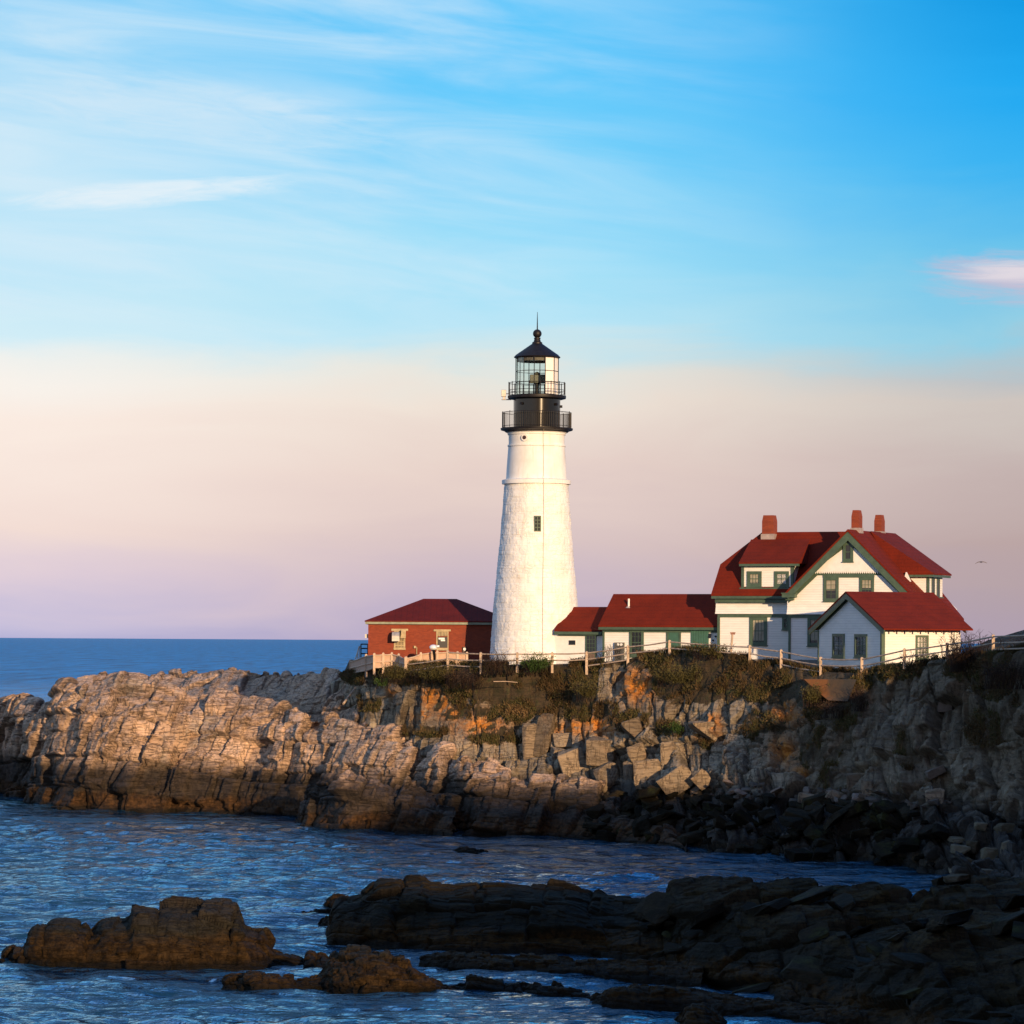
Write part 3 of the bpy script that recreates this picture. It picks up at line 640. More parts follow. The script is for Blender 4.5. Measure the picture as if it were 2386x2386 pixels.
ridge('half_tide_rock', [(1028, 1983, 1985, 0.5, 1), (1055, 1979, 1988, 1.0, 1), (1085, 1975, 1990, 1.2, 1.1), (1110, 1981, 1990, 1, 1), (1138, 1985, 1988, 0.5, 1)], M['reef'], LOWK, 800, res=0.06, back=1.5, lowf=0.1)
ridge('half_tide_rock', [(752, 2108, 2112, 0.5, 1), (765, 2090, 2116, 1.2, 1.2), (790, 2080, 2118, 1.4, 1.2), (812, 2088, 2118, 1.3, 1.2), (845, 2094, 2116, 1.2, 1), (870, 2104, 2112, 0.6, 1)], M['reef'], LOWK, 820, res=0.06, back=1.5, lowf=0.1)
ridge('half_tide_rock', [(745, 2150, 2154, 0.5, 1), (765, 2134, 2162, 1.2, 1.2), (790, 2128, 2168, 1.5, 1.2), (815, 2134, 2170, 1.2, 1)], M['reef'], LOWK, 840, res=0.06, back=1.5, lowf=0.1)
ridge('half_tide_rock', [(702, 2122, 2124, 0.3, 1), (735, 2119, 2125, 0.5, 1), (772, 2122, 2124, 0.3, 1)], M['reef'], LOWK, 850, res=0.06, back=1.0, lowf=0.05)
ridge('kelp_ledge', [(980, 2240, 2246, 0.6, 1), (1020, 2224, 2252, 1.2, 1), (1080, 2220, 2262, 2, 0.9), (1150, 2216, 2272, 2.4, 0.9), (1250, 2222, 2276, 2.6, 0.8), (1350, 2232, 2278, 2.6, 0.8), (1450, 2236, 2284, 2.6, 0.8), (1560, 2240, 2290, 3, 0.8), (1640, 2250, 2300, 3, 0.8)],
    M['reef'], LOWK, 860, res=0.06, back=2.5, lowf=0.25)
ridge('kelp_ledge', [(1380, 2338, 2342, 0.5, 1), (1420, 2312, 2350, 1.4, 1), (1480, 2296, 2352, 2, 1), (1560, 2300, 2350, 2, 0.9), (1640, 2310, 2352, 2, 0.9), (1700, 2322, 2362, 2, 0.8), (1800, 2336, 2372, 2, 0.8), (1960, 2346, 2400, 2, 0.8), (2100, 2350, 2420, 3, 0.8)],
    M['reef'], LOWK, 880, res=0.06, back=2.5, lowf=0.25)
ridge('kelp_ledge', [(1585, 2384, 2400, 0.5, 1), (1600, 2350, 2412, 1.4, 1.2), (1640, 2344, 2415, 2, 1.2), (1670, 2358, 2410, 1.4, 1.2), (1690, 2384, 2400, 0.5, 1)], M['reef'], LOWK, 890, res=0.05, back=1.5, lowf=0.2)
# unseen rise beside the viewpoint, added and shaped to shade cove and reef
def shade_bluff():
    q = np.linspace(44, 190, 170); s = np.linspace(-44, 44, 70)
    Qg, S = np.meshgrid(q, s, indexing='ij')
    hmax = np.interp(q, [44, 50, 70, 78, 87, 97, 102, 107, 150, 190], [2, 19, 19, 28, 31.5, 29.6, 30.4, 33.5, 32, 28])[:, None]
    prof = np.exp(-(np.abs(S) / 26) ** 3)
    Z = hmax * prof * (1 + 0.05 * (fbm(Qg / 6, S / 6, Qg * 0, 55, 4) - 0.5)) - 1.5 + (fbm(Qg / 3, S / 3, Qg * 0, 56, 3) - 0.5) * 1.2
    s0 = -40 + S
    sx, cx = math.sin(SUN_AZ), math.cos(SUN_AZ)
    P = np.stack([cx * Qg + sx * s0, sx * Qg - cx * s0, Z], -1)
    o = grid_mesh('shade_hill', P, M['cliff'], {'tone': P[..., 0] * 0 + 0.4, 'veg': np.clip((Z - 8) / 4, 0, 1), 'crack': Z * 0, 'lichen': Z * 0}); tag(o, kind='structure')
shade_bluff()

# ------------------------------------------------------------------ buildings
class Frame:
    """upright working frame: x runs along a front wall, y into the building, z up"""
    def __init__(s, px, Y, ang, name=None):
        k, _ = ray(px, HOR); s.O = Vector((k * Y, Y, 0)); s.a = ang
        s.U = Vector((math.cos(ang), -math.sin(ang), 0)); s.V = Vector((math.sin(ang), math.cos(ang), 0))
    def P(s, px, py, v=0.0):                 # pixel on the plane y = v -> (x, z)
        kx, kz = ray(px, py); bx, by = s.O.x + s.V.x * v, s.O.y + s.V.y * v
        u = (kx * by - bx) / (s.U.x - kx * s.U.y); Y = by + s.U.y * u
        return u, H + kz * Y
    def S(s, px, py, u=0.0):                 # pixel on the plane x = u -> (y, z)
        kx, kz = ray(px, py); bx, by = s.O.x + s.U.x * u, s.O.y + s.U.y * u
        v = (kx * by - bx) / (s.V.x - kx * s.V.y); Y = by + s.V.y * v
        return v, H + kz * Y
    def root(s, name, label, cat, group=None):
        return thing(name, label, cat, tuple(s.O), -s.a, group)
def rect(F, px0, px1, py0, py1, v):
    u0, z1 = F.P(px0, py0, v); u1, _ = F.P(px1, py0, v); _, z0 = F.P((px0 + px1) / 2, py1, v)
    return u0, u1, z0, z1
def window(F, parent, px0, px1, py0, py1, v, fr=0.13, nx=2, ny=4, mat='green', curtain=0.0, side=None, sill=True, name='window'):
    """a sash window on the plane y = v (or x = side)"""
    if side is None: a0, a1, z0, z1 = rect(F, px0, px1, py0, py1, v)
    else:
        a0, z1 = F.S(px0, py0, side); a1, _ = F.S(px1, py0, side); _, z0 = F.S((px0 + px1) / 2, py1, side)
    def bx(mb, x0, x1, d0, d1, zz0, zz1):
        if side is None: mb.box(x0, x1, v + d0, v + d1, zz0, zz1)
        else: mb.box(side - d1, side - d0, x0, x1, zz0, zz1)
    f = MB()
    bx(f, a0, a0 + fr, -0.07, 0.04, z0, z1); bx(f, a1 - fr, a1, -0.07, 0.04, z0, z1)
    bx(f, a0 + fr, a1 - fr, -0.07, 0.04, z1 - fr, z1); bx(f, a0 + fr, a1 - fr, -0.07, 0.04, z0, z0 + fr)
    root = f.build(name, M[mat], parent)
    g = MB(); bx(g, a0 + fr, a1 - fr, 0.0, 0.02, z0 + fr, z1 - fr); g.build('pane', M['pane'], root)
    b = MB(); t = 0.028
    for i in range(1, nx): x = a0 + fr + (a1 - a0 - 2 * fr) * i / nx; bx(b, x - t / 2, x + t / 2, -0.03, -0.002, z0 + fr, z1 - fr)
    for j in range(1, ny):
        z = z0 + fr + (z1 - z0 - 2 * fr) * j / ny; tt = t * (2.2 if j * 2 == ny else 1)
        bx(b, a0 + fr, a1 - fr, -0.035, -0.004, z - tt / 2, z + tt / 2)
    b.build('glazing_bar', M[mat], root)
    if curtain:
        c = MB(); zc = z1 - fr - (z1 - z0 - 2 * fr) * abs(curtain)
        bx(c, a0 + fr + 0.02, a1 - fr - 0.02, -0.012, -0.006, zc, z1 - fr); c.build('curtain', M['curtain'], root)
    if sill:
        s_ = MB(); bx(s_, a0 - 0.05, a1 + 0.05, -0.12, -0.002, z0 - 0.07, z0 - 0.004); s_.build('sill', M[mat], root)
    return root

# --- lighthouse
KM = 260 / FPX
def zt(py): return at(1250, py, 260).z
TX = at(1250, 1100, 260).x
Lh = thing('lighthouse', 'tall white tapering lighthouse tower with black lantern gallery on the clifftop', 'lighthouse', (TX, 260, 0))
def tower_body():
    prof_px = [(1575, 110), (1540, 107), (1480, 103), (1400, 97.6), (1300, 88), (1200, 80), (1128, 74.5)]
    n, rows = 300, 330; zs = np.linspace(zt(1575), zt(1128), rows)
    rr = np.interp(zs, [zt(a) for a, _ in prof_px], [b * KM for _, b in prof_px])
    th = np.linspace(0, 2 * math.pi, n)
    T, Z = np.meshgrid(th, zs); Rr = np.repeat(rr[:, None], n, 1)
    x, y = np.cos(T), np.sin(T)
    lump = (fbm(x * 7, y * 7, Z * 2.3, 5, 3) - 0.5) * 0.06
    jb, db, _ = part1d(Z / 0.34, 61); js, ds, _ = part1d(T * 3.2 / 0.62 + hsh(jb, jb * 0 + 3) * 7, 62)
    st = (hsh(jb, js, jb * 0 + 4) - 0.5) * 0.028 - np.clip(1 - np.minimum(db * 0.34, ds * 0.62) / 0.06, 0, 1) * 0.018
    Rr = Rr + lump + st
    Rr[:, -1] = Rr[:, 0]
    P = np.stack([Rr * x, Rr * y, Z], -1)
    grid_mesh('tower_wall', np.transpose(P, (1, 0, 2)), M['tower'], parent=Lh, smooth=True)
tower_body()
def lz(name, pr, mat, n=64, smooth=True, parent=Lh):
    b = MB(); b.lathe([(r * KM, zt(y)) for y, r in pr], n); o = b.build(name, mat, parent, smooth)
    if smooth:
        m = o.modifiers.new('edge_split', 'EDGE_SPLIT'); m.split_angle = R(35)
    return o
lz('upper_tower', [(1120, 71), (1090, 69.5), (1055, 67.0), (1040, 66)], M['smooth'])
lz('belt_course', [(1129, 74), (1128.5, 80.5), (1119.5, 80.5), (1117, 72)], M['smooth'])
lz('tower_neck', [(1042, 66.1), (1041, 67.8), (1037.5, 67.8), (1037, 65), (1015, 65.4), (1014, 67.5), (1010, 68), (1009, 70), (1006, 70.5), (1005, 72), (1002, 72)], M['smooth'])
lz('gallery_deck', [(1008, 72.2), (1005, 76), (1003, 83.5), (999.5, 84.5), (998.6, 84.5), (998, 50)], M['black_m'])
lz('watch_room', [(998.5, 54.6), (929, 54.6)], M['black'], 96)
lz('gallery_deck', [(932, 54.8), (931, 60), (929, 67.5), (926.5, 68), (922.5, 68), (921.5, 50)], M['black_m'])
def railing(name, ytop, ybot, r, bars, rails, postn, rt=0.018):
    b = MB(); rr = r * KM
    for yy in rails:
        b.tube([(rr * math.cos(t * math.pi / 36), rr * math.sin(t * math.pi / 36), zt(yy)) for t in range(73)], 0.022, 5)
    for i in range(bars):
        a = 2 * math.pi * i / bars; b.tube([(rr * math.cos(a), rr * math.sin(a), zt(ybot)), (rr * math.cos(a), rr * math.sin(a), zt(ytop))], rt, 4)
    for i in range(postn):
        a = 2 * math.pi * (i + 0.3) / postn; b.tube([(rr * math.cos(a), rr * math.sin(a), zt(ybot)), (rr * math.cos(a), rr * math.sin(a), zt(ytop - 2.2))], 0.032, 5)
        b.lathe([(0.0, zt(ytop - 4.5)), (0.035, zt(ytop - 3.3)), (0.0, zt(ytop - 2.1))], 5, cap=False) if False else None
    b.build(name, M['black_m'], Lh)
railing('gallery_railing', 962, 998, 80.6, 110, (962, 994), 12, 0.019)
railing('gallery_railing', 893, 921, 66, 0, (893, 910, 917), 16)
# lantern: twelve sides of panes between posts
def lantern():
    r = 50.0 * KM; n = 12; a0 = R(-8) - math.pi / 2
    zb, zm1, zm2, ztp = zt(922), zt(892), zt(866), zt(834)
    fr = MB(); pt = [(r * math.cos(a0 + 2 * math.pi * (i) / n), r * math.sin(a0 + 2 * math.pi * i / n)) for i in range(n + 1)]
    for i in range(n): fr.tube([(*pt[i], zb), (*pt[i], ztp)], 0.032, 6)
    for z in (zb + 0.05, zm1, zm2, ztp - 0.03): fr.tube([(*p, z) for p in pt], 0.026, 5)
    fo = fr.build('lantern_frame', M['black_m'], Lh)
    for i in range(n):
        mid = math.degrees(a0 + 2 * math.pi * (i + 0.5) / n + math.pi / 2) % 360     # 0 = towards the viewer, grows towards +x
        q = MB(); p0, p1 = Vector((*pt[i], 0)), Vector((*pt[i + 1], 0)); e = (p1 - p0) * 0.02
        white = 20 < mid < 115
        k = 0.985
        a, b_ = (p0 + e) * k, (p1 - e) * k
        q.add([(a.x, a.y, zb), (b_.x, b_.y, zb), (b_.x, b_.y, ztp), (a.x, a.y, ztp)] + [(a.x * 0.99, a.y * 0.99, zb), (b_.x * 0.99, b_.y * 0.99, zb), (b_.x * 0.99, b_.y * 0.99, ztp), (a.x * 0.99, a.y * 0.99, ztp)],
              [(0, 1, 2, 3), (7, 6, 5, 4), (0, 4, 5, 1), (2, 6, 7, 3), (1, 5, 6, 2), (3, 7, 4, 0)])
        q.build('white_panel' if white else 'lantern_glass', M['white'] if white else M['glass'], fo)
    # rotating beacon on its pedestal
    b = MB(); b.lathe([(0.16, zb), (0.16, zt(895)), (0.34, zt(893))], 16); b.build('pedestal', M['black_m'], Lh)
    b = MB(); b.box(-0.55, 0.62, -0.30, 0.30, zt(893), zt(873)); 
    b.lathe([(0.28, zt(873)), (0.2, zt(869)), (0.05, zt(866))], 12)
    o = b.build('beacon', simple('beacon_casing', (0.10, 0.10, 0.075), 0.5), Lh, bevel=0.08)
    b = MB(); b.lathe([(r * 0.93, zt(836)), (r * 0.93, zt(843))], 24, cap=False); b.build('inner_band', simple('inner_lantern_band', (0.12, 0.10, 0.08), 0.7), Lh)
lantern()
lz('lantern_roof', [(834.5, 50), (834, 53.5), (832, 54.5), (831, 53), (827, 49.5), (801, 12), (800.5, 12), (798, 11.8), (796, 8.5), (790, 6.8), (789.5, 7.8), (787, 7.8)], M['black_m'], 24)
b = MB(); b.lathe([(10.2 * KM * math.sin(math.pi * i / 12) + 0.001, zt(777.5) - 10.2 * KM * math.cos(math.pi * i / 12)) for i in range(13)], 24)
b.build('vent_ball', M['black_m'], Lh, True)
b = MB(); b.tube([(0, 0, zt(768)), (0, 0, zt(745)), (0, 0, zt(727))], 0.05, 6, 0.016); b.build('lightning_rod', M['black_m'], Lh)
# fog sensor hung on the gallery edge
b = MB(); x = -70 * KM; b.box(x - 0.42, x - 0.06, -0.2, 0.2, zt(925), zt(909)); b.box(x - 0.3, x - 0.12, -0.12, 0.12, zt(931), zt(925)); b.box(x - 0.4, x + 0.35, -0.15, 0.15, zt(932.5), zt(930.5)); b.box(x - 0.1, x + 0.2, -0.03, 0.03, zt(919), zt(917))
b.build('sensor_box', M['metal'], Lh, bevel=0.02)
# window, porthole, lamp bosses, cable
def curved(px, py, r): # point on the tower front
    x = (px - 1250 - (1100 - py) * 0.006) * KM; return x, -math.sqrt(max(0.01, (r * KM) ** 2 - x * x))
x, y = curved(1252, 1222, 82); b = MB(); w = 8.0 * KM
b.box(x - w, x + w, y - 0.06, y + 0.5, zt(1241), zt(1204.5)); wf = b.build('window', M['green'], Lh)
b = MB(); t = 0.075
for i in range(2):
    for j in range(4):
        u0 = x - w + t + i * (2 * w - t) / 2; z0 = zt(1239.5) + j * (zt(1206) - zt(1239.5)) / 4
        b.box(u0, u0 + (2 * w - 3 * t) / 2, y - 0.075, y - 0.05, z0 + 0.02, z0 + (zt(1206) - zt(1239.5)) / 4 - 0.05)
b.build('pane', M['pane'], wf)
x, y = curved(1223, 1023, 65.2)
for nm, ro, ri, d, mt in (('porthole', 8.2, 0, 0.05, 'smooth'), ('porthole_glass', 4.6, 0, 0.08, 'darkbox')):
    b = MB(); b.lathe([(0.001, 0), (ro * KM, 0), (ro * KM, 0.35 + d), (0.001, 0.35 + d)], 24, cap=False)
    ang = math.atan2(y, x); rot = Matrix.Translation((x * 0.86, y * 0.86, zt(1023))) @ Matrix.Rotation(ang, 4, 'Z') @ Matrix.Rotation(R(90), 4, 'Y')
    b.v = [tuple(rot @ Vector(p)) for p in b.v]; po = b.build(nm, M[mt], Lh if ro > 5 else po0)
    if ro > 5: po0 = po
for px, py in ((1217, 943), (1295, 944), (1307, 947)):
    x = (px - 1251.5) * KM; rr = 54.6 * KM; y = -math.sqrt(max(0.0, rr * rr - x * x)); x = min(x, rr); b = MB(); d = Vector((x, y, 0)).normalized() if abs(x) < rr else Vector((1, 0, 0))
    b.tube([Vector((x, y, zt(py))) - d * 0.05, Vector((x, y, zt(py))) + d * 0.16], 0.10, 10); b.build('lamp_boss', M['black_m'], Lh)
b = MB(); pts = []
for py in range(998, 1530, 8):
    r = np.interp(py, [998, 1003, 1008, 1012, 1040, 1117, 1118, 1129, 1130, 1200, 1300, 1400, 1540], [84.5, 84, 72, 69, 68, 72, 82, 82, 75.6, 81, 89, 98.6, 108])
    x = (16.2 + (0.5 * math.sin(py / 60.0))) * KM; pts.append((x, -math.sqrt((r * KM) ** 2 - x * x) - 0.03, zt(py)))
b.tube(pts, 0.015, 4); b.build('cable', M['cable'], Lh)

# --- brick signal house
FB = Frame(1000, 264.4, R(-1.0)); Bh = FB.root('brick_signal_house', 'low red brick building with hipped red roof beside the lighthouse', 'building')
uL, zE = FB.P(858, 1452); uR, _ = FB.P(1196, 1452); _, zB = FB.P(1000, 1572); Dp = 9.0
b = MB(); b.box(uL, uR, 0, Dp, zB, zE); b.build('wall', M['brick'], Bh)
u0, ze = FB.P(849.5, 1446, -0.3); u1, _ = FB.P(1204, 1446, -0.3); ur0, zr = FB.P(987, 1395, 4.5); ur1, _ = FB.P(1064, 1395, 4.5)
b = MB(); E = [(u0, -0.3, ze), (u1, -0.3, ze), (u1, Dp + 0.3, ze), (u0, Dp + 0.3, ze)]; G = [(ur0, Dp / 2, zr), (ur1, Dp / 2, zr)]
b.add(E + G + [(p[0], p[1], p[2] - 0.08) for p in E], [(0, 1, 5, 4), (1, 2, 5), (2, 3, 4, 5), (3, 0, 4), (0, 3, 2, 1)]); b.f[-1] = (6, 9, 8, 7); b.f += [(0, 6, 7, 1), (1, 7, 8, 2), (2, 8, 9, 3), (3, 9, 6, 0)]
b.build('roof', M['roof_brick'], Bh)
b = MB()
b.box(u0 + 0.05, u1 - 0.05, -0.26, -0.02, ze - 0.26, ze - 0.09); b.box(u0 + 0.05, u0 + 0.28, -0.02, Dp + 0.2, ze - 0.26, ze - 0.09); b.build('eaves_board', M['wood_pale'] if False else simple('grey_green_gutter', (0.22, 0.24, 0.17), 0.6), Bh)
def stone(px0, px1, py0, py1, name, d=0.08, mat='stone'):
    a, c, z0, z1 = rect(FB, px0, px1, py0, py1, 0); m = MB(); m.box(a, c, -d, 0.02, z0, z1); return m.build(name, M[mat], Bh)
stone(912, 951, 1465, 1470, 'lintel'); stone(1010.5, 1050.5, 1466.5, 1471, 'lintel')
# louvred window
stone(917, 945, 1509, 1514, 'sill')
a, c, z0, z1 = rect(FB, 918, 944.5, 1470, 1509, 0); m = MB(); m.box(a, a + 0.1, -0.05, 0.02, z0, z1); m.box(c - 0.12, c, -0.05, 0.02, z0, z1); m.box(a, c, -0.052, 0.02, z1 - 0.05, z1 + 0.02); wb = m.build('window', M['stone'], Bh)
m = MB(); m.box(a + 0.1, c - 0.12, -0.005, 0.015, z0, z1); m.build('pane', M['pane'], wb)
m = MB()
for i in range(6): x = a + 0.1 + (c - a - 0.22) * (i + 0.5) / 6; m.box(x - 0.03, x + 0.03, -0.05, -0.008, z0, z1)
for i in range(4): z = z0 + (z1 - z0) * (i + 0.5) / 4; m.box(a + 0.1, c - 0.12, -0.04, -0.01, z - 0.025, z + 0.025)
m.build('grille', M['stone'], wb)
# fog horn: a curved metal cowl on a bracket box
a, c, z0, z1 = rect(FB, 913.5, 931, 1472, 1494, -0.6); m = MB(); rad = (z1 - z0) * 0.62
prof = [(-0.95 + rad - rad * math.cos(t), z1 - rad * 1.0 * (1 - math.sin(t))) for t in np.linspace(0, math.pi / 2, 8)]
poly = [(0.0, z1)] + [(y_, z_) for y_, z_ in prof[::-1]] + [(-0.95, z0), (-0.35, z0), (0.0, z0 + 0.25)]
nn = len(poly); m.add([(a, y_, z_) for y_, z_ in poly] + [(c, y_, z_) for y_, z_ in poly], [tuple(range(nn)), tuple(range(2 * nn - 1, nn - 1, -1))] + [(i, i + nn, (i + 1) % nn + nn, (i + 1) % nn) for i in range(nn)])
m.build('vent_cowl', M['metal'], Bh)
a, c, z0, z1 = rect(FB, 933, 945.5, 1468, 1488, -0.3); m = MB(); m.prism([(a, z0), (c, z0 + 0.05), (c, z1), (a + 0.08, z1)], -0.55, 0); m.build('bracket_box', M['stone'], Bh)
# doorway with a plate
a, c, z0, z1 = rect(FB, 1018, 1044.5, 1471.5, 1512, 0); m = MB(); m.box(a - 0.04, a + 0.05, -0.05, 0.02, z0, z1); m.box(c - 0.05, c + 0.02, -0.05, 0.02, z0, z1); m.box(a - 0.04, c + 0.02, -0.055, 0.02, z1 - 0.04, z1 + 0.01); d = m.build('door', M['stone'], Bh)
m = MB(); a1, c1, y0, y1 = rect(FB, 1019.5, 1043, 1484, 1509, 0); m.box(a1, c1, -0.03, 0.0, y0, y1); m.build('door_panel', M['plate'], d)
m = MB(); a1, c1, y0, y1 = rect(FB, 1019.5, 1043, 1472, 1482, 0)
for i in range(7): x = a1 + (c1 - a1) * (i + 0.5) / 7; m.box(x - 0.035, x + 0.035, -0.04, -0.01, y0, y1)
m.build('grille', M['stone'], d); m = MB(); m.box(a1, c1, -0.008, 0.01, y0, y1); m.build('pane', M['pane'], d)
for p_ in ((1022, 1036, 1486, 1490), (1027, 1037, 1490.5, 1494)):
    m = MB(); a1, c1, y0, y1 = rect(FB, *p_, 0); m.box(a1, c1, -0.05, -0.032, y0, y1); m.build('notice', M['white'], d)
stone(1017, 1045, 1509.5, 1515.5, 'sill', 0.12)
m = MB(); a1, c1, y0, y1 = rect(FB, 1078, 1087, 1507, 1520, 0); m.box(a1, c1, -0.15, 0.0, y0, y1); mo = m.build('meter_box', M['darkbox'], Bh)
m = MB(); cx, cz = (a1 + c1) / 2, (y0 + y1) / 2 + 0.03; m.tube([(cx, -0.22, cz), (cx, -0.152, cz)], 0.11, 14); m.build('dial', M['white'], mo)
m = MB(); a1, zz = FB.P(971, 1508, -0.1); m.tube([(a1, -0.1, zB + 0.5), (a1, -0.1, zz), (a1 - 0.1, -0.1, zz + 0.06)], 0.035, 6); m.box(a1 - 0.22, a1 - 0.06, -0.2, -0.02, zz - 0.08, zz + 0.1); m.build('spigot_pipe', M['stone'], Bh)
m = MB(); a1, zz = FB.P(855, 1482, 0.4); m.box(a1 - 0.15, uL, 0.3, 0.6, zz - 0.15, zz + 0.15); m.build('side_lamp', M['metal'], Bh)

# --- keeper's house frame, shared by the passage, the wing and the house
AN = R(24); F = Frame(1838, 246, AN)
# passage
vp = 3.3
Ps = F.root('passage', 'short white link with swept red roof joining the lighthouse to the long wing', 'passage')
a, c, z0, z1 = rect(F, 1298, 1406, 1470, 1575, vp); b = MB(); b.box(a - 0.3, c, vp, vp + 4.2, z0, z1 + 0.1); b.build('wall', M['white'], Ps)
ue, ze = F.P(1291, 1468, vp - 0.35); ur, zr = F.P(1350, 1414, vp + 2.1)
b = MB(); b.prism([(vp - 0.35, ze), (vp + 2.1, zr), (vp + 4.55, ze), (vp + 4.55, ze - 0.1), (vp + 2.1, zr - 0.12), (vp - 0.35, ze - 0.1)], ue, c)
b.v = [(y, x, z) for x, y, z in b.v]; b.build('roof', M['roof'], Ps)
b = MB(); b.box(ue + 0.02, c, vp - 0.38, vp - 0.14, ze - 0.33, ze - 0.11); b.box(ue + 0.25, c, vp - 0.14, vp - 0.004, ze - 0.42, ze - 0.2); b.build('eaves_board', M['green'], Ps)
a1, c1, y0, y1 = rect(F, 1326, 1341, 1492, 1502.5, vp); b = MB(); b.box(a1 - 0.05, c1 + 0.05, vp - 0.02, vp - 0.001, y0 - 0.05, y1 + 0.05); pl = b.build('plaque', M['white'], Ps)
b = MB(); b.box(a1, c1, vp - 0.05, vp - 0.021, y0, y1); b.build('plaque_face', M['plate'], pl)
# arched sash window over a door panel
a1, c1, y0, y1 = rect(F, 1364.5, 1390, 1474, 1550, vp)
arch = [(a1, y0), (c1, y0), (c1, y1 - 0.18)] + [(c1 + (a1 - c1) * t, y1 - 0.18 + 0.18 * math.sin(math.pi * t)) for t in (0.25, 0.5, 0.75)] + [(a1, y1 - 0.18)]
b = MB(); b.prism(arch, vp - 0.06, vp - 0.001); dr = b.build('door', M['green'], Ps)
_, zmid = F.P(1377, 1519, vp); b = MB(); b.box(a1 + 0.13, c1 - 0.1, vp - 0.075, vp - 0.062, zmid, y1 - 0.2); b.build('pane', M['pane'], dr)
b = MB()
for i in (1, 2): x = a1 + 0.13 + (c1 - a1 - 0.23) * i / 3; b.box(x - 0.015, x + 0.015, vp - 0.095, vp - 0.077, zmid, y1 - 0.2)
for i in (1, 2, 3): z = zmid + (y1 - 0.2 - zmid) * i / 4; b.box(a1 + 0.13, c1 - 0.1, vp - 0.098, vp - 0.076, z - 0.015, z + 0.015)
b.build('glazing_bar', M['green'], dr)
b = MB(); b.box(a1 + 0.13, c1 - 0.1, vp - 0.075, vp - 0.062, y0, zmid - 0.12); b.build('door_panel', simple('brown_door_panel', (0.13, 0.09, 0.065), 0.7), dr)

# long wing
vw = 2.4
Wg = F.root('long_wing', 'long single storey white wing with red roof between the passage and the house', 'building')
a, c, z0, z1 = rect(F, 1405, 1674, 1460, 1575, vw); b = MB(); b.box(a, c, vw, vw + 5.2, z0, z1 + 0.06)
ur, zr = F.P(1428, 1384, vw + 2.6)
b.v += []; b.build('wall', M['siding'], Wg)
ue, ze = F.P(1394, 1457, vw - 0.3)
b = MB(); b.prism([(vw - 0.3, ze), (vw + 2.6, zr), (vw + 5.5, ze), (vw + 5.5, ze - 0.12), (vw + 2.6, zr - 0.14), (vw - 0.3, ze - 0.12)], ue, c + 0.3)
b.v = [(y, x, z) for x, y, z in b.v]; b.build('roof', M['roof'], Wg)
b = MB(); b.prism([(vw + 0.02, ze - 0.15), (vw + 2.6, zr - 0.2), (vw + 5.18, ze - 0.15)], a, a + 0.1); b.v = [(y, x, z) for x, y, z in b.v]; b.build('gable_wall', M['siding'], Wg)
b = MB(); b.box(ue + 0.03, c, vw - 0.34, vw - 0.1, ze - 0.32, ze - 0.125); b.box(a, c, vw - 0.05, vw - 0.001, ze - 0.5, ze - 0.32); b.build('eaves_board', M['green'], Wg)
b = MB(); b.box(a - 0.02, a + 0.14, vw - 0.04, vw + 0.1, z0, ze - 0.5); b.build('corner_board', M['green'], Wg)
window(F, Wg, 1467, 1500.5, 1464, 1530, vw, 0.2, 3, 4)
a1, c1, y0, y1 = rect(F, 1553, 1587, 1465, 1545, vw); b = MB(); b.box(a1, a1 + 0.16, vw - 0.06, vw, y0, y1); b.box(c1 - 0.16, c1, vw - 0.06, vw, y0, y1); b.box(a1 + 0.16, c1 - 0.16, vw - 0.06, vw, y1 - 0.12, y1); dd = b.build('door', M['green'], Wg)
b = MB(); b.box(a1 + 0.16, c1 - 0.16, vw - 0.03, vw - 0.001, y0, y1 - 0.12); b.box(a1 + 0.28, c1 - 0.28, vw - 0.042, vw - 0.031, y0 + 1.3, y1 - 0.3); b.build('door_panel', M['green2'], dd)
a1, c1, y0, y1 = rect(F, 1610.5, 1652, 1465, 1545, vw); b = MB()
for i in range(7): b.box(a1 + (c1 - a1) * i / 7 + 0.008, a1 + (c1 - a1) * (i + 1) / 7 - 0.008, vw - 0.07, vw - 0.002, y0, y1)
b.build('barn_door', M['green2'], Wg)
a1, c1, y0, y1 = rect(F, 1434, 1455.5, 1497, 1545, vw); b = MB(); b.box(a1, c1, vw - 0.2, vw - 0.003, y0, y1); mb_ = b.build('meter_cabinet', simple('grey_cabinet', (0.10, 0.10, 0.09), 0.6), Wg)
for px in (1440.5, 1448):
    x, z = F.P(px, 1502, vw - 0.2); b = MB(); b.tube([(x, vw - 0.26, z), (x, vw - 0.201, z)], 0.10, 12); b.build('dial', M['white'], mb_)
for px, py in ((1655, 1479), (1654, 1484), (1668, 1483), (1662, 1492)):
    x, z = F.P(px, py, vw); b = MB(); b.tube([(x, vw - 0.12, z), (x, vw - 0.003, z)], 0.07 if px > 1656 else 0.1, 10); b.build('meter', M['plate'], Wg)
x, z = F.P(1465, 1413, vw + 1.5); _, z2 = F.P(1465, 1395, vw + 1.5); b = MB(); b.tube([(x, vw + 1.5, z - 0.4), (x, vw + 1.5, z2)], 0.075, 10); vpz = b.build('vent_pipe', M['white'], Wg)
b = MB(); b.lathe([(0.22, 0), (0.1, 0.12)], 10); b.v = [(p[0] + x, p[1] + vw + 1.4, p[2] + z - 0.12) for p in b.v]; b.build('flashing', M['lead'], vpz)

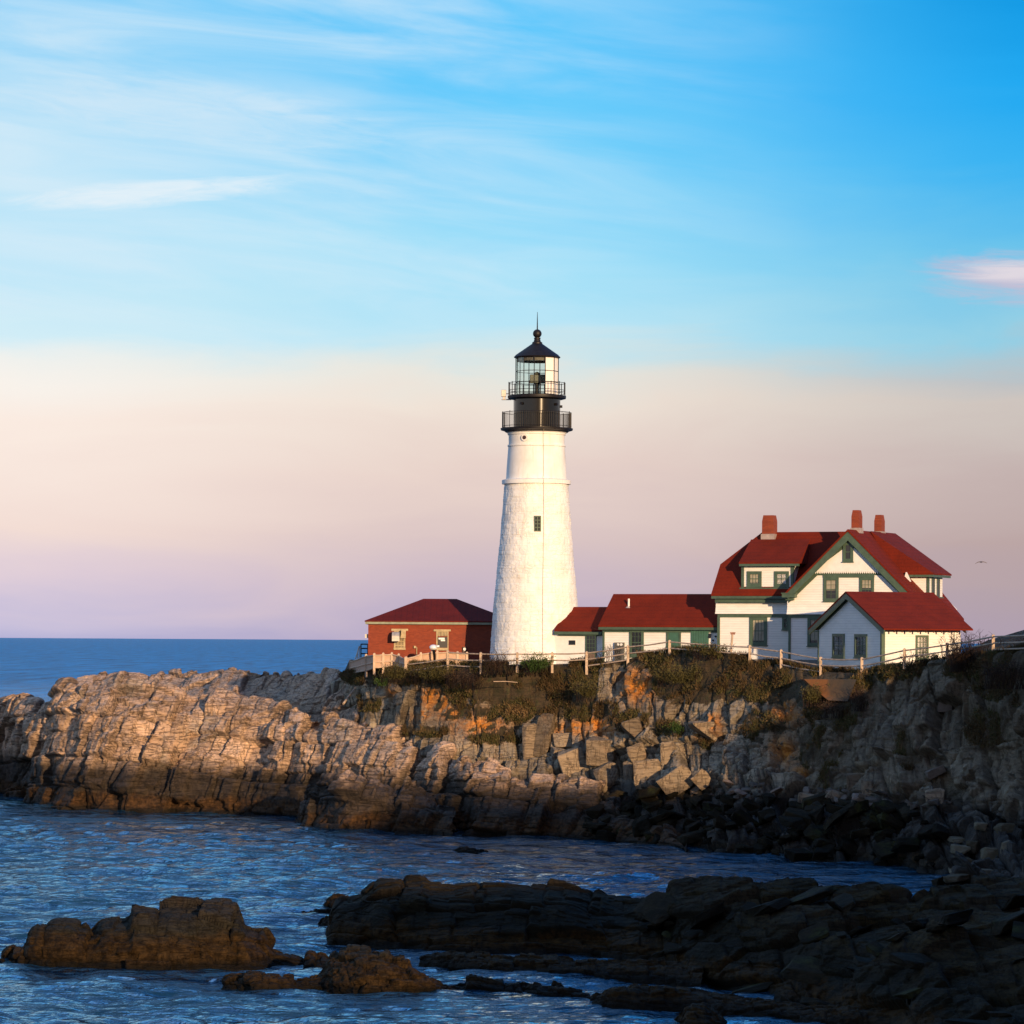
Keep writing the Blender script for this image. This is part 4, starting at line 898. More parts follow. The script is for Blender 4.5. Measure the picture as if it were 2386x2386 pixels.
# keeper's house
Kh = F.root('keepers_house', 'large white two storey house with steep red roofs, green trim and dormers', 'house')
vl = 1.7
aL, cL, zg, zwt = rect(F, 1673, 1838, 1392, 1572, vl); DPT = 6.6
zlow = F.P(1750, 1432, vl)[1]; zbase = F.P(1760, 1536, vl)[1]
b = MB(); b.box(aL, 3.0, vl, vl + DPT, zbase, zwt); b.build('wall', M['siding'], Kh)
b = MB(); b.box(aL - 0.03, 0.1, vl - 0.04, vl + DPT, zg - 0.6, zbase - 0.002); b.build('foundation', M['found'], Kh)
# flared skirt of the upper storey
b = MB(); zs = [zwt, zwt - 0.65, zlow + 0.25, zlow + 0.05]; dd_ = [0.03, 0.04, 0.10, 0.19]
pr = [(vl - d_, z_) for d_, z_ in zip(dd_, zs)] + [(vl - 0.001, zs[-1]), (vl - 0.001, zs[0])]
b.prism(pr, aL - 0.15, 0.0); b.v = [(y, x, z) for x, y, z in b.v]; b.build('flared_siding', M['siding'], Kh)
b = MB(); b.box(aL, 0, vl - 0.07, vl - 0.002, zlow - 0.2, zlow + 0.045); b.box(aL - 0.02, aL + 0.17, vl - 0.065, vl + 0.2, zbase, zlow - 0.2); b.box(-0.24, 0, vl - 0.065, vl - 0.002, zbase, zlow - 0.2); b.build('belt_board', M['green'], Kh)
# left roof with clipped end
RV = 3.3; ve = vl - 0.55; vr = vl + RV
eu, ez = F.P(1657, 1384, ve); gu, gz = F.P(1776, 1240, vr); TOPZ = gz
frc = 0.48; cz = ez + (gz - ez) * frc; cv = ve + (vr - ve) * frc; ve2 = 2 * vr - ve; cv2 = 2 * vr - cv
uA = F.P(1975, 1240, 1.5)[0]
b = MB(); pts = [(eu, ve, ez), (uA, ve, ez), (uA, vr, gz), (gu, vr, gz), (eu, cv, cz), (eu, ve2, ez), (uA, ve2, ez), (eu, cv2, cz)]
low = [(p[0], p[1], p[2] - 0.14) for p in pts]
b.add(pts + low, [(0, 1, 2, 3, 4), (6, 5, 7, 3, 2), (4, 3, 7), (8, 12, 11, 10, 9), (14, 10, 11, 15, 13), (12, 15, 11), (0, 8, 9, 1), (0, 4, 12, 8), (4, 7, 15, 12), (7, 5, 13, 15), (5, 6, 14, 13)]); b.build('roof', M['roof'], Kh)
b = MB(); b.prism([(vl + 0.01, zwt - 0.2), (cv + 0.1, cz - 0.25), (cv2 - 0.1, cz - 0.25), (vl + DPT - 0.01, zwt - 0.2)], aL, aL + 0.12); b.v = [(y, x, z) for x, y, z in b.v]; b.build('gable_wall', M['siding'], Kh)
b = MB(); b.box(eu + 0.03, 0.0, ve - 0.05, ve + 0.2, ez - 0.34, ez - 0.15); b.box(aL - 0.1, 0, vl - 0.35, vl - 0.001, ez - 0.62, ez - 0.36); b.build('eaves_board', M['green'], Kh)
# left dormer
vd = vl - 0.1
a1, c1, y0, y1 = rect(F, 1731, 1849, 1314, 1371, vd); b = MB(); b.box(a1, c1, vd, vd + 3.0, y0, y1 + 0.1)
Dm = b.build('dormer', M['siding'], Kh)
e0, e1 = F.P(1721.5, 1310.5, vd - 0.4), F.P(1862, 1310.5, vd - 0.4); vt = vr - 0.75
t0, tz = F.P(1750, 1257, vt); t1, _ = F.P(1888, 1257, vt); zde = e0[1]
vh = ve + (zde - ez) / (gz - ez) * (vr - ve)
b = MB(); p = [(e0[0], vd - 0.4, zde), (e1[0], vd - 0.4, zde), (t1, vt, tz), (t0, vt, tz), (e0[0], vh + 0.4, zde), (e1[0], vh + 0.4, zde)]
q = [(x, y, z - 0.1) for x, y, z in p]; b.add(p + q, [(0, 1, 2, 3), (0, 3, 4), (1, 5, 2), (3, 2, 5, 4), (6, 9, 8, 7), (6, 10, 9), (7, 8, 11), (0, 6, 7, 1), (0, 4, 10, 6), (1, 7, 11, 5)]); b.build('dormer_roof', M['roof'], Dm)
b = MB(); b.box(e0[0] + 0.03, e1[0] - 0.03, vd - 0.42, vd - 0.2, zde - 0.28, zde - 0.105); b.box(a1 - 0.1, a1 + 0.1, vd - 0.06, vd + 0.3, y0, zde - 0.28); b.box(c1 - 0.18, c1 + 0.03, vd - 0.06, vd + 0.1, y0, zde - 0.28)
b.box(a1 - 0.2, c1 + 0.1, vd - 0.14, vd - 0.003, y0 - 0.1, y0 + 0.06); b.build('dormer_trim', M['green'], Dm)
window(F, Kh, 1741, 1775, 1331, 1366.5, vd, 0.22, 3, 2, curtain=0.9); window(F, Kh, 1804.5, 1838.5, 1331, 1366.5, vd, 0.2, 2, 2)
window(F, Kh, 1747, 1788, 1437, 1503, vl, 0.24, 4, 2, curtain=0.95); window(F, Kh, 1823, 1838, 1437, 1467, vl, 0.15, 2, 2)
# cross gable
gzb = zbase; oh = 0.5
A_ = F.P(1975, 1233, -oh); Lp = F.P(1827, 1383, -oh); Rp = F.P(2180, 1440, -oh)
slope = (A_[1] - Lp[1]) / (A_[0] - Lp[0]); Rz = A_[1] - slope * (Rp[0] - A_[0]); VB, VE = 10.2, 6.4
def sl(u): return A_[1] - slope * abs(u - A_[0])
b = MB(); T = 0.16
pts = [(Lp[0], -oh, Lp[1]), (A_[0], -oh, A_[1]), (A_[0], VB, A_[1]), (Lp[0], VB, Lp[1]), (Rp[0], -oh, Rz), (Rp[0], VE, Rz)]
low = [(x, y, z - T) for x, y, z in pts]
b.add(pts + low, [(0, 1, 2, 3), (1, 4, 5, 2), (6, 9, 8, 7), (7, 8, 11, 10), (0, 6, 7, 1), (1, 7, 10, 4), (4, 10, 11, 5), (0, 3, 9, 6), (2, 5, 11, 8)]); b.build('roof', M['roof'], Kh)
uG1 = F.P(2172, 1440, 0)[0]
b = MB(); b.prism([(0, gzb), (uG1 - 0.6, gzb), (uG1 - 0.6, sl(uG1 - 0.6) - 0.25), (A_[0], A_[1] - 0.3), (0, sl(0) - 0.3)], 0, 8.0); b.build('gable_wall', M['siding'], Kh)
b = MB(); b.box(-0.02, uG1 - 0.62, -0.03, 8.0, zg - 0.6, gzb - 0.002); b.build('foundation', M['found'], Kh)
# rakes: a wide green board under each front edge, boxed end on the west
b = MB(); rk = 0.50
b.prism([(Lp[0] - 0.05, Lp[1] - T), (A_[0], A_[1] - T), (A_[0], A_[1] - T - rk * 1.25), (Lp[0] + 0.30, Lp[1] - T - 0.22)], -oh + 0.04, -oh + 0.12)
b.prism([(A_[0], A_[1] - T), (Rp[0], Rz - T), (Rp[0] - 0.1, Rz - T - rk), (A_[0], A_[1] - T - rk * 1.25)], -oh + 0.04, -oh + 0.12)
b.prism([(0.0, sl(0) - 0.34), (A_[0], A_[1] - T - 0.22), (A_[0], A_[1] - T - rk * 1.75), (0.0, sl(0) - 0.85)], -0.10, -0.002)
b.prism([(A_[0], A_[1] - T - 0.22), (uG1 - 0.7, sl(uG1 - 0.7) - 0.34), (uG1 - 0.7, sl(uG1 - 0.7) - 0.9), (A_[0], A_[1] - T - rk * 1.75)], -0.10, -0.002)
b.build('rake_board', M['green'], Kh)
b = MB(); x0, z0_ = F.P(1822, 1392, -oh); x1, _ = F.P(1855, 1392, -oh); b.box(x0, x1 - 0.1, -oh - 0.02, 0.0, z0_, z0_ + 0.26); b.box(x0 + 0.2, x1 - 0.3, -0.3, 0.0, z0_ - 0.2, z0_ - 0.002); b.box(x0 - 0.05, x1, -oh - 0.07, 0.0, z0_ + 0.262, z0_ + 0.33); b.build('cornice_return', M['green'], Kh)
# flare and belts on the gable front
_, zl2 = F.P(1850, 1433, 0); c_b = F.P(2050, 1433, 0)[0]
b = MB(); b.prism([(-0.03, zl2 + 1.0), (-0.04, zl2 + 0.5), (-0.10, zl2 + 0.25), (-0.19, zl2 + 0.05), (-0.001, zl2 + 0.05), (-0.001, zl2 + 1.0)], -0.12, c_b); b.v = [(y, x, z) for x, y, z in b.v]; b.build('flared_siding', M['siding'], Kh)
b = MB(); b.box(0, c_b, -0.07, -0.002, zl2 - 0.2, zl2 + 0.045); b.box(-0.02, 0.15, -0.065, 0.02, gzb, zl2 - 0.2); b.box(-0.02, 0.0, 0.03, vl - 0.08, gzb, zl2 - 0.2); b.build('belt_board', M['green'], Kh)
# boarded peak with a scalloped lower edge
sc0, zsc = F.P(1893, 1332, -0.12); sc1, _ = F.P(2062, 1332, -0.12); b = MB(); up = [(sc0, zsc), (sc1, zsc)]
hh = lambda u: sl(u) - T - 0.75
b.prism([(sc0, zsc), (sc1, zsc), (sc1 - 0.05, max(zsc + 0.02, hh(sc1))), (A_[0], A_[1] - T - rk * 1.8), (sc0 + 0.05, max(zsc + 0.02, hh(sc0)))], -0.12, -0.003)
n_s = 34
for i in range(n_s):
    xa = sc0 + (sc1 - sc0) * (i + 0.12) / n_s; xb = sc0 + (sc1 - sc0) * (i + 0.88) / n_s; xm = (xa + xb) / 2
    b.prism([(xa, zsc), (xb, zsc), (xb, zsc - 0.07), (xm, zsc - 0.15), (xa, zsc - 0.07)][::-1], -0.115, -0.03)
b.build('boarded_peak', M['white'], Kh)
b = MB(); b.box(sc0 + 0.1, sc1 - 0.1, -0.028, -0.002, zsc - 0.26, zsc - 0.002); b.build('shadow_board', M['green'], Kh)
window(F, Kh, 1964.5, 1988.5, 1264, 1308.5, -0.125, 0.2, 1, 2)
a1, c1, y0, y1 = rect(F, 1919, 2038, 1338, 1345.5, 0); b = MB(); b.box(a1, c1, -0.09, -0.03, y0, y1); b.build('window_header', M['green'], Kh)
window(F, Kh, 1919, 1954.5, 1345.6, 1401, -0.002, 0.2, 2, 4, curtain=0.55, mat='green'); window(F, Kh, 2003, 2037, 1345.6, 1402, -0.002, 0.18, 3, 4, curtain=0.42)
window(F, Kh, 1882, 1915, 1437, 1505, -0.002, 0.22, 2, 2, curtain=0.9)
# right dormer with hipped roof
ud = A_[0] + (A_[1] - F.P(2133, 1388, 0)[1]) / slope
vd0, _ = F.S(2163, 1360, ud); vd1, _ = F.S(2196, 1360, ud); _, zdt = F.S(2175, 1338, ud); _, zdb = F.S(2168, 1390, ud)
b = MB(); b.prism([(ud, zdb), (ud, zdt + 0.1), (A_[0] + 0.6, zdt + 0.1), (A_[0] + 0.6, zdb)], vd0, vd1)
D2 = b.build('dormer', M['siding'], Kh)
zd = zdt + 0.04; ap = (A_[0] + 0.2, VB - 0.3, A_[1] + 0.02); E0 = (A_[0] + (A_[1] - zd) / slope - 0.5, vd0 - 0.45, zd); E1 = (ud + 0.5, vd0 - 0.45, zd); E2 = (ud + 0.5, vd1 + 0.6, zd)
b = MB(); ap1 = (A_[0] + 0.15, vd0 + 1.2, A_[1] + 0.01); pts = [E0, E1, E2, ap, ap1]; low = [(x, y, z - 0.1) for x, y, z in pts]
b.add(pts + low, [(0, 1, 4), (1, 2, 3, 4), (5, 9, 6), (6, 9, 8, 7), (0, 5, 6, 1), (1, 6, 7, 2), (2, 7, 8, 3), (0, 4, 9, 5)]); b.build('dormer_roof', M['roof'], D2)
b = MB(); b.box(E0[0], ud + 0.45, vd0 - 0.42, vd0 - 0.28, zd - 0.27, zd - 0.105); b.box(ud + 0.3, ud + 0.45, vd0 - 0.28, vd1 + 0.55, zd - 0.27, zd - 0.105); b.box(ud - 0.12, ud + 0.04, vd0 - 0.04, vd0 + 0.18, zdb, zd - 0.27); b.box(ud - 0.02, ud + 0.1, vd0, vd1 + 0.05, zdb - 0.12, zdb - 0.005); b.build('dormer_trim', M['green'], D2)
for i in (0.32, 0.68):
    yy = vd0 + (vd1 - vd0) * i; w2 = (vd1 - vd0) * 0.10; b = MB(); b.box(ud - 0.002, ud + 0.05, yy - w2, yy - w2 + 0.1, zdb, zd - 0.3); b.box(ud - 0.002, ud + 0.05, yy + w2 - 0.1, yy + w2, zdb, zd - 0.3); b.box(ud - 0.002, ud + 0.05, yy - w2 + 0.1, yy + w2 - 0.1, zd - 0.42, zd - 0.3); wo = b.build('window', M['green'], D2)
    b = MB(); b.box(ud + 0.001, ud + 0.02, yy - w2 + 0.1, yy + w2 - 0.1, zdb, zd - 0.42); b.build('pane', M['pane'], wo)
b = MB(); x, z = ud - 1.5, sl(ud - 1.5); b.prism([(x, z - 0.2), (x + 0.45, z - 0.45), (x + 0.12, z + 0.25)], vd0 - 0.9, vd0 - 0.6); b.build('roof_vent', M['white'], Kh)
# corner porch: post, bracket and boxed eave at the far corner
b = MB(); b.box(Rp[0] - 0.45, Rp[0] + 0.02, -oh + 0.2, VE - 0.1, Rz - T - 0.22, Rz - T - 0.01); b.build('eaves_board', M['green'], Kh)
b = MB(); yp = VE - 0.5; b.box(Rp[0] - 0.75, Rp[0] - 0.55, yp - 0.1, yp + 0.1, zg - 0.5, Rz - 0.4); pp = b.build('porch_post', M['green'], Kh)
b = MB(); b.prism([(Rp[0] - 0.55, Rz - 1.5), (Rp[0] - 0.45, Rz - 0.95), (Rp[0] - 0.05, Rz - 0.45), (Rp[0] - 0.55, Rz - 0.45)], yp - 0.05, yp + 0.05); b.build('bracket', M['green'], pp)
def chimney(px0, px1, py0, py1, v, off):
    a1, c1, y0, y1 = rect(F, px0, px1, py0, py1, v); w = (c1 - a1) / 2; xm = (a1 + c1) / 2
    b = MB(); t = 0.07; b.box(xm - w, xm + w, v - 0.4, v + 0.4, y0 - 0.9, y1 - 0.45); n0 = len(b.v)
    b.add([(xm - w, v - 0.4, y1 - 0.449), (xm + w, v - 0.4, y1 - 0.449), (xm + w, v + 0.4, y1 - 0.449), (xm - w, v + 0.4, y1 - 0.449), (xm - w + t, v - 0.33, y1), (xm + w - t, v - 0.33, y1), (xm + w - t, v + 0.33, y1), (xm - w + t, v + 0.33, y1)],
          [(0, 1, 5, 4), (1, 2, 6, 5), (2, 3, 7, 6), (3, 0, 4, 7), (4, 5, 6, 7)])
    o = b.build('chimney', M['brick'], Kh)
    f = MB(); f.box(xm - w - 0.06, xm + w + 0.06, v - 0.47, v + 0.47, y0 - 0.35, y0 + 0.05); f.build('flashing', M['lead'], o)
chimney(1780, 1807, 1201, 1246, vr - 0.3, 0); chimney(1988, 2005.5, 1189, 1232, 1.9, 0); chimney(2041, 2058, 1200, 1240, 6.9, 0)

# --- front cottage
FS = Frame(2055, 232, R(66)); Ct = FS.root('cottage', 'small white gabled cottage with red roof in front of the large house', 'cottage')
ul, zc1 = FS.P(1907, 1460); _, zcb = FS.P(2050, 1561); _, zcf = FS.P(2000, 1590); ua, za = FS.P(1973, 1378, -0.3)
Ls = FS.S(2238, 1480, 0)[0]; elp = FS.P(1898, 1462, -0.3); erp = FS.P(2061, 1467, -0.3); zev = (elp[1] + erp[1]) / 2; ua = (ul + 0) / 2 - 0.0
hw = max(ua - elp[0], erp[0] - ua); sl2 = (za - zev) / hw
b = MB(); b.prism([(ul, zcb), (0, zcb), (0, za - sl2 * (0 - ua) - 0.14), (ua, za - 0.16), (ul, za - sl2 * (ua - ul) - 0.14)], 0, Ls); b.build('wall', M['siding'], Ct)
b = MB(); b.box(ul - 0.03, 0.03, -0.03, Ls, zcf - 1.0, zcb - 0.002); b.build('foundation', M['found'], Ct)
Lr = FS.S(2252, 1470, 0)[0]
b = MB(); e = hw; b.prism([(ua - e, zev), (ua, za), (ua + e, zev), (ua + e, zev - 0.1), (ua, za - 0.12), (ua - e, zev - 0.1)], -0.35, Lr); b.build('roof', M['roof'], Ct)
b = MB(); b.prism([(ua - e - 0.03, zev - 0.11), (ua, za - 0.13), (ua, za - 0.50), (ua - e + 0.1, zev - 0.42)], -0.33, -0.24); b.prism([(ua, za - 0.13), (ua + e, zev - 0.11), (ua + e - 0.1, zev - 0.42), (ua, za - 0.50)], -0.33, -0.24)
b.prism([(ul, za - sl2 * (ua - ul) - 0.3), (ua, za - 0.3), (ua, za - 0.55), (ul, za - sl2 * (ua - ul) - 0.55)], -0.07, -0.003); b.prism([(ua, za - 0.3), (0, za - sl2 * (0 - ua) - 0.3), (0, za - sl2 * (0 - ua) - 0.55), (ua, za - 0.55)], -0.07, -0.003); b.build('rake_board', M['green'], Ct)
b = MB(); zt_ = za - sl2 * (0 - ua) - 0.56; b.box(-0.16, 0.045, -0.045, 0.0, zcb, zt_); b.box(-0.001, 0.045, 0.0, 0.22, zcb, zt_); b.box(ul - 0.03, ul + 0.1, -0.045, -0.001, zcb, zt_); b.build('corner_board', M['green'], Ct)
nt_ = 10
for i in range(nt_):
    y = 0.5 + (Ls - 0.6) * i / (nt_ - 1); x0 = 0.02; z_ = za - sl2 * (0 - ua)
    m = MB(); m.prism([(x0, z_ - 0.32), (ua + e - 0.08, zev - 0.26), (ua + e - 0.03, zev - 0.13), (x0, z_ - 0.17)], y - 0.05, y + 0.05); m.build('rafter_tail', M['darkbox'], Ct)
window(FS, Ct, 1940.5, 1968.5, 1476.5, 1532, 0, 0.2, 2, 4); window(FS, Ct, 1992, 2021, 1477.5, 1532, 0, 0.2, 3, 4)
window(FS, Ct, 2133, 2163, 1480, 1537, None, 0.14, 3, 4, side=0.0)

# ------------------------------------------------------------------ fences
def post(parent, px, top, bot, Y, w=0.09, mat='wood', cap=True):
    p0, p1 = at(px, bot, Y), at(px, top, Y); b = MB(); b.box(p0.x - w, p0.x + w, Y - w, Y + w, p0.z - 0.5, p1.z - 0.06)
    b.add([(p0.x - w, Y - w, p1.z - 0.06), (p0.x + w, Y - w, p1.z - 0.06), (p0.x + w, Y + w, p1.z - 0.06), (p0.x - w, Y + w, p1.z - 0.06), (p0.x, Y, p1.z)], [(0, 1, 4), (1, 2, 4), (2, 3, 4), (3, 0, 4)])
    o = b.build('post', M[mat], parent); return o
def rail(parent, p0, p1, r=0.055, mat='wood'):
    p0, p1 = Vector(p0), Vector(p1); mid = (p0 + p1) / 2 + Vector((0, 0, -0.03 + random.uniform(-0.02, 0.02)))
    b = MB(); b.tube([p0, mid, p1], r, 6); b.build('rail', M[mat], parent)
mf = thing('split_rail_fence', 'weathered split rail fence running along the whole clifftop edge', 'fence', tuple(at(1560, 1521, fenceY(1560) - 0.2)))
mf.location = (0, 0, 0)
PO = [(945, 1529, 1552), (1043.5, 1515, 1560), (1120, 1519, 1556), (1205, 1519, 1551), (1286.6, 1518.6, 1552), (1366.8, 1516.8, 1556), (1463, 1502.5, 1540), (1560, 1490.5, 1523), (1660, 1498, 1522), (1747, 1502, 1538), (1820, 1512.5, 1554),
      (1912, 1529.5, 1571), (2008, 1530.6, 1572), (2107.5, 1509.7, 1541), (2207, 1496.6, 1540), (2314, 1477.5, 1533), (2440, 1470, 1520)]
for i, (px, t, bt) in enumerate(PO):
    Y = fenceY(px) - 0.3
    if not 1590 < px < 1700: post(mf, px, t, bt, Y)
    if i + 1 < len(PO):
        qx, qt, qb = PO[i + 1]; Y2 = fenceY(qx) - 0.3
        for j, off in enumerate((5, 20, 35)):
            if j == 2 and not (px < 1100 or 1290 < px < 1400 or px > 2250 or 1800 < px < 1830): continue
            if px == 945 and j == 0: continue
            rail(mf, at(px, t + off + (0 if px < 1700 else 1), Y - 0.02), at(qx, qt + off + (0 if qx < 1700 else 1), Y2 - 0.02), 0.05)
def panel_fence(label, pts, base_off, name='board_fence'):
    t = thing(name, label, 'fence')
    for i, (px, py, bt, Y) in enumerate(pts):
        post(t, px, py - 4, bt, Y, 0.085, 'wood_pale')
        if i + 1 < len(pts):
            qx, qy, qb, Y2 = pts[i + 1]; a_, b_ = at(px, py + 2, Y), at(qx, qy + 2, Y2); c_, d_ = at(px, bt, Y), at(qx, qb, Y2)
            m = MB(); m.add([(p.x, p.y + dy, p.z) for dy in (0.01, 0.05) for p in (c_, d_, b_, a_)], [(0, 1, 2, 3), (7, 6, 5, 4), (0, 4, 5, 1), (1, 5, 6, 2), (2, 6, 7, 3), (3, 7, 4, 0)]); m.build('panel', M['panel'], t)
            for f_ in (0.0, 0.55, 0.97):
                rail(t, a_.lerp(c_, f_) + Vector((0, -0.05, 0)), b_.lerp(d_, f_) + Vector((0, -0.05, 0)), 0.055, 'wood_pale')
panel_fence('pale boarded fence curving round the seaward corner of the brick building', [(816, 1541, 1568, 270.0), (853, 1527, 1563, 263.0), (872, 1525, 1556, 261), (893, 1524, 1554, 261), (913, 1523, 1552, 261), (929, 1526, 1553, 260.5), (945, 1534, 1556, 258.6)], 0)
panel_fence('pale boarded fence below the dark doorway of the brick building', [(946.5, 1533, 1554, 258.8), (980.5, 1523, 1552, 260), (1006, 1519, 1551, 261), (1019, 1519, 1550, 261), (1043, 1518, 1556, 261), (1066, 1521, 1553, 261), (1088, 1522, 1552, 261)], 0)
# steel stair rail at the corner of the brick house
sr = thing('stair_railing', 'dark steel stair railing at the seaward corner of the brick building', 'railing'); b = MB()
Yr = 269.0
for x0, y0_, x1, y1_ in ((841, 1501, 857, 1501), (841, 1501, 841, 1532), (841, 1511, 857, 1511), (841, 1523, 857, 1523), (857, 1501, 857, 1530)): b.tube([at(x0, y0_, Yr), at(x1, y1_, Yr)], 0.05, 6)
b.build('landing_rail', M['black_m'], sr); b = MB()
for x0, y0_, x1, y1_ in ((837, 1505, 828, 1536), (837, 1505, 837, 1533), (841, 1510, 836, 1506), (833, 1520, 833, 1535)): b.tube([at(x0, y0_, Yr - 0.5), at(x1, y1_, Yr - 0.5)], 0.04, 6)
b.build('stair_rail', M['metal'], sr)

# small things
cv_ = thing('coin_viewer', 'silver headed coin viewer on a leaning black post by the pale fence', 'viewer', tuple(at(1012, 1543, 260.0)))
def loc(px, py, Y=260.0): return at(px, py, Y) - Vector(cv_.location)
b = MB(); b.tube([loc(1012.6, 1546), loc(1012, 1527), loc(1010, 1511)], 0.075, 8, 0.13); b.build('post', M['black'], cv_)
b = MB(); c0 = loc(1010, 1508.5)
b.lathe([(0.29 * math.sin(math.pi * i / 10) + 0.001, -0.25 * math.cos(math.pi * i / 10)) for i in range(11)], 14); b.v = [(p[0] * 1.1 + c0.x, p[1] * 0.9 + c0.y, p[2] * 0.85 + c0.z) for p in b.v]; b.tube([c0 + Vector((0.1, -0.1, 0.05)), c0 + Vector((0.45, -0.2, 0.09))], 0.09, 8)
b.build('viewer_head', simple('silver_paint', (0.75, 0.76, 0.78), 0.35, 0.05, metal=0.2), cv_, True)
bx_ = thing('post_box', 'brown box on a leaning post in front of the large house', 'post', tuple(at(1703, 1520, 240)))
def loc2(px, py): return at(px, py, 240) - Vector(bx_.location)
b = MB(); b.tube([loc2(1702.5, 1528), loc2(1706.5, 1479)], 0.075, 6); b.build('post', M['wood'], bx_)
b = MB(); c0 = loc2(1707.5, 1476); b.box(c0.x - 0.15, c0.x + 0.15, -0.13, 0.13, c0.z - 0.08, c0.z + 0.04); b.box(c0.x - 0.19, c0.x + 0.19, -0.16, 0.16, c0.z + 0.041, c0.z + 0.085); b.build('box', simple('red_brown_box', (0.26, 0.12, 0.09), 0.8), bx_)
# seagull, wings bowed
gl_ = thing('seagull', 'dark gull gliding with bowed wings in the sky beyond the house', 'bird', tuple(at(2286, 1310, 230)))
def gull():
    S = 230 / FPX * 0.62; rows = []
    for px, dz, ch, th in [(-22.5, -6.0, 0.02, .02), (-18, -3.2, 0.12, .04), (-10, 0.8, 0.22, .05), (-4, 1.4, 0.30, .07), (0, 0.6, 0.34, .10), (4, 1.4, 0.30, .07), (10, 1.3, 0.22, .05), (17, -0.6, 0.13, .04), (23, -3.6, 0.02, .02)]:
        x, z = px * S, dz * S; ch *= 0.55; th *= 0.5; rows.append([(x, -ch * 0.4, z), (x, 0, z + th), (x, ch * 0.7, z), (x, 0, z - th)])
    b = MB(); vs = [v for r in rows for v in r]; fs = [(i * 4 + k, i * 4 + (k + 1) % 4, i * 4 + 4 + (k + 1) % 4, i * 4 + 4 + k) for i in range(8) for k in range(4)]; b.add(vs, fs)
    nb = 8; ring = []
    prof = [(-0.21, 0.005), (-0.17, 0.025), (-0.12, 0.035), (-0.05, 0.05), (0.05, 0.05), (0.15, 0.025), (0.25, 0.01)]
    vs = [(r * math.cos(2 * math.pi * k / nb), y, r * math.sin(2 * math.pi * k / nb) + 0.01) for y, r in prof for k in range(nb)]
    b.add(vs, [(i * nb + k, i * nb + (k + 1) % nb, (i + 1) * nb + (k + 1) % nb, (i + 1) * nb + k) for i in range(len(prof) - 1) for k in range(nb)])
    b.build('body', M['gull'], gl_, True)
gull()
# concrete retaining wall let into the cliff
rw = thing('retaining_wall', 'rust stained concrete retaining wall below the small cottage', 'wall', (0, 0, 0))
p = [V3(1874, 1583, 230.6), V3(1996, 1583, 227.6), V3(1975, 1634, 227.2), V3(1930, 1632, 228.0), V3(1905, 1612, 229.4)]
b = MB(); b.add(p + [(x * 1.0, y + 2.5, z) for x, y, z in p], [(0, 1, 2, 3, 4), (9, 8, 7, 6, 5)] + [(i, i + 5, (i + 1) % 5 + 5, (i + 1) % 5) for i in range(5)])
def conc_mat():
    m, n, bb = base_mat('stained_concrete'); q = n.pos(); x = n.sep(q)[0]
    f = n.math('ADD', n.math('MULTIPLY', n.noise(n.mapv(q, (1, 1, 0.5)), 1.1, 5, 0.6), 0.8), n.math('MULTIPLY', n.step(x, 21.9, 20.2), 0.5))
    n.L.new(n.ramp(f, [(0.35, (0.045, 0.036, 0.025)), (0.6, (0.085, 0.050, 0.024)), (0.85, (0.20, 0.075, 0.018))]), bb.inputs['Base Color']); bb.inputs['Roughness'].default_value = 0.95
    bump(n, bb, n.noise(q, 5, 5), 0.5, 0.05); return m
b.build('concrete_face', conc_mat(), rw)

# ------------------------------------------------------------------ boulders
def boulder_mesh(name, seed, mat, flat=1.0, rnd=0.0):
    from mathutils import noise as mn
    rg = random.Random(seed); bm = bmesh.new()
    sh = [rg.uniform(-0.25, 0.25) for _ in range(3)]
    for i in range(22):
        v = Vector([rg.choice((-1, 1)) * rg.uniform(0.45, 1.0) if rg.random() < 0.7 else rg.uniform(-1, 1) for _ in range(3)])
        v = v.lerp(v.normalized(), rnd); v.x += v.z * sh[0]; v.y += v.x * sh[1]; v.x += v.y * sh[2]; v.z *= flat; bm.verts.new(v * 0.5)
    r_ = bmesh.ops.convex_hull(bm, input=bm.verts); bmesh.ops.delete(bm, geom=[g for g in r_['geom_interior'] if isinstance(g, bmesh.types.BMVert)], context='VERTS')
    bmesh.ops.dissolve_limit(bm, angle_limit=R(16), verts=bm.verts, edges=bm.edges)
    bmesh.ops.bevel(bm, geom=bm.edges, offset=0.03, segments=1, affect='EDGES', clamp_overlap=True)
    bmesh.ops.triangulate(bm, faces=bm.faces)
    bmesh.ops.subdivide_edges(bm, edges=bm.edges, cuts=2, use_grid_fill=True)
    off = Vector((seed * 3.1, seed * 1.7, 0))
    for v in bm.verts:
        q = Vector((v.co.x * 4, v.co.y * 4, v.co.z * 9)) + off
        v.co += v.co.normalized() * (mn.noise(q) * 0.035 + mn.noise(q * 2.3) * 0.02)
    me = bpy.data.meshes.new(name); bm.to_mesh(me); bm.free(); me.materials.append(mat); return me
BMESH = {k: [boulder_mesh('boulder', 10 * j + i, M[k], fl, rd) for i in range(9)] for j, (k, fl, rd) in enumerate((('b_dark', 0.75, 0.35), ('b_pale', 1.0, 0.05), ('b_rubble', 0.7, 0.15), ('b_slab', 0.9, 0.4)))}
PEND = []
def boulder(kind, p, size, rot, label, group, cat='boulder'):
    o = bpy.data.objects.new('boulder', random.choice(BMESH[kind])); C.objects.link(o); o.location = p; o.scale = size; o.rotation_euler = rot
    return tag(o, label, cat, group)
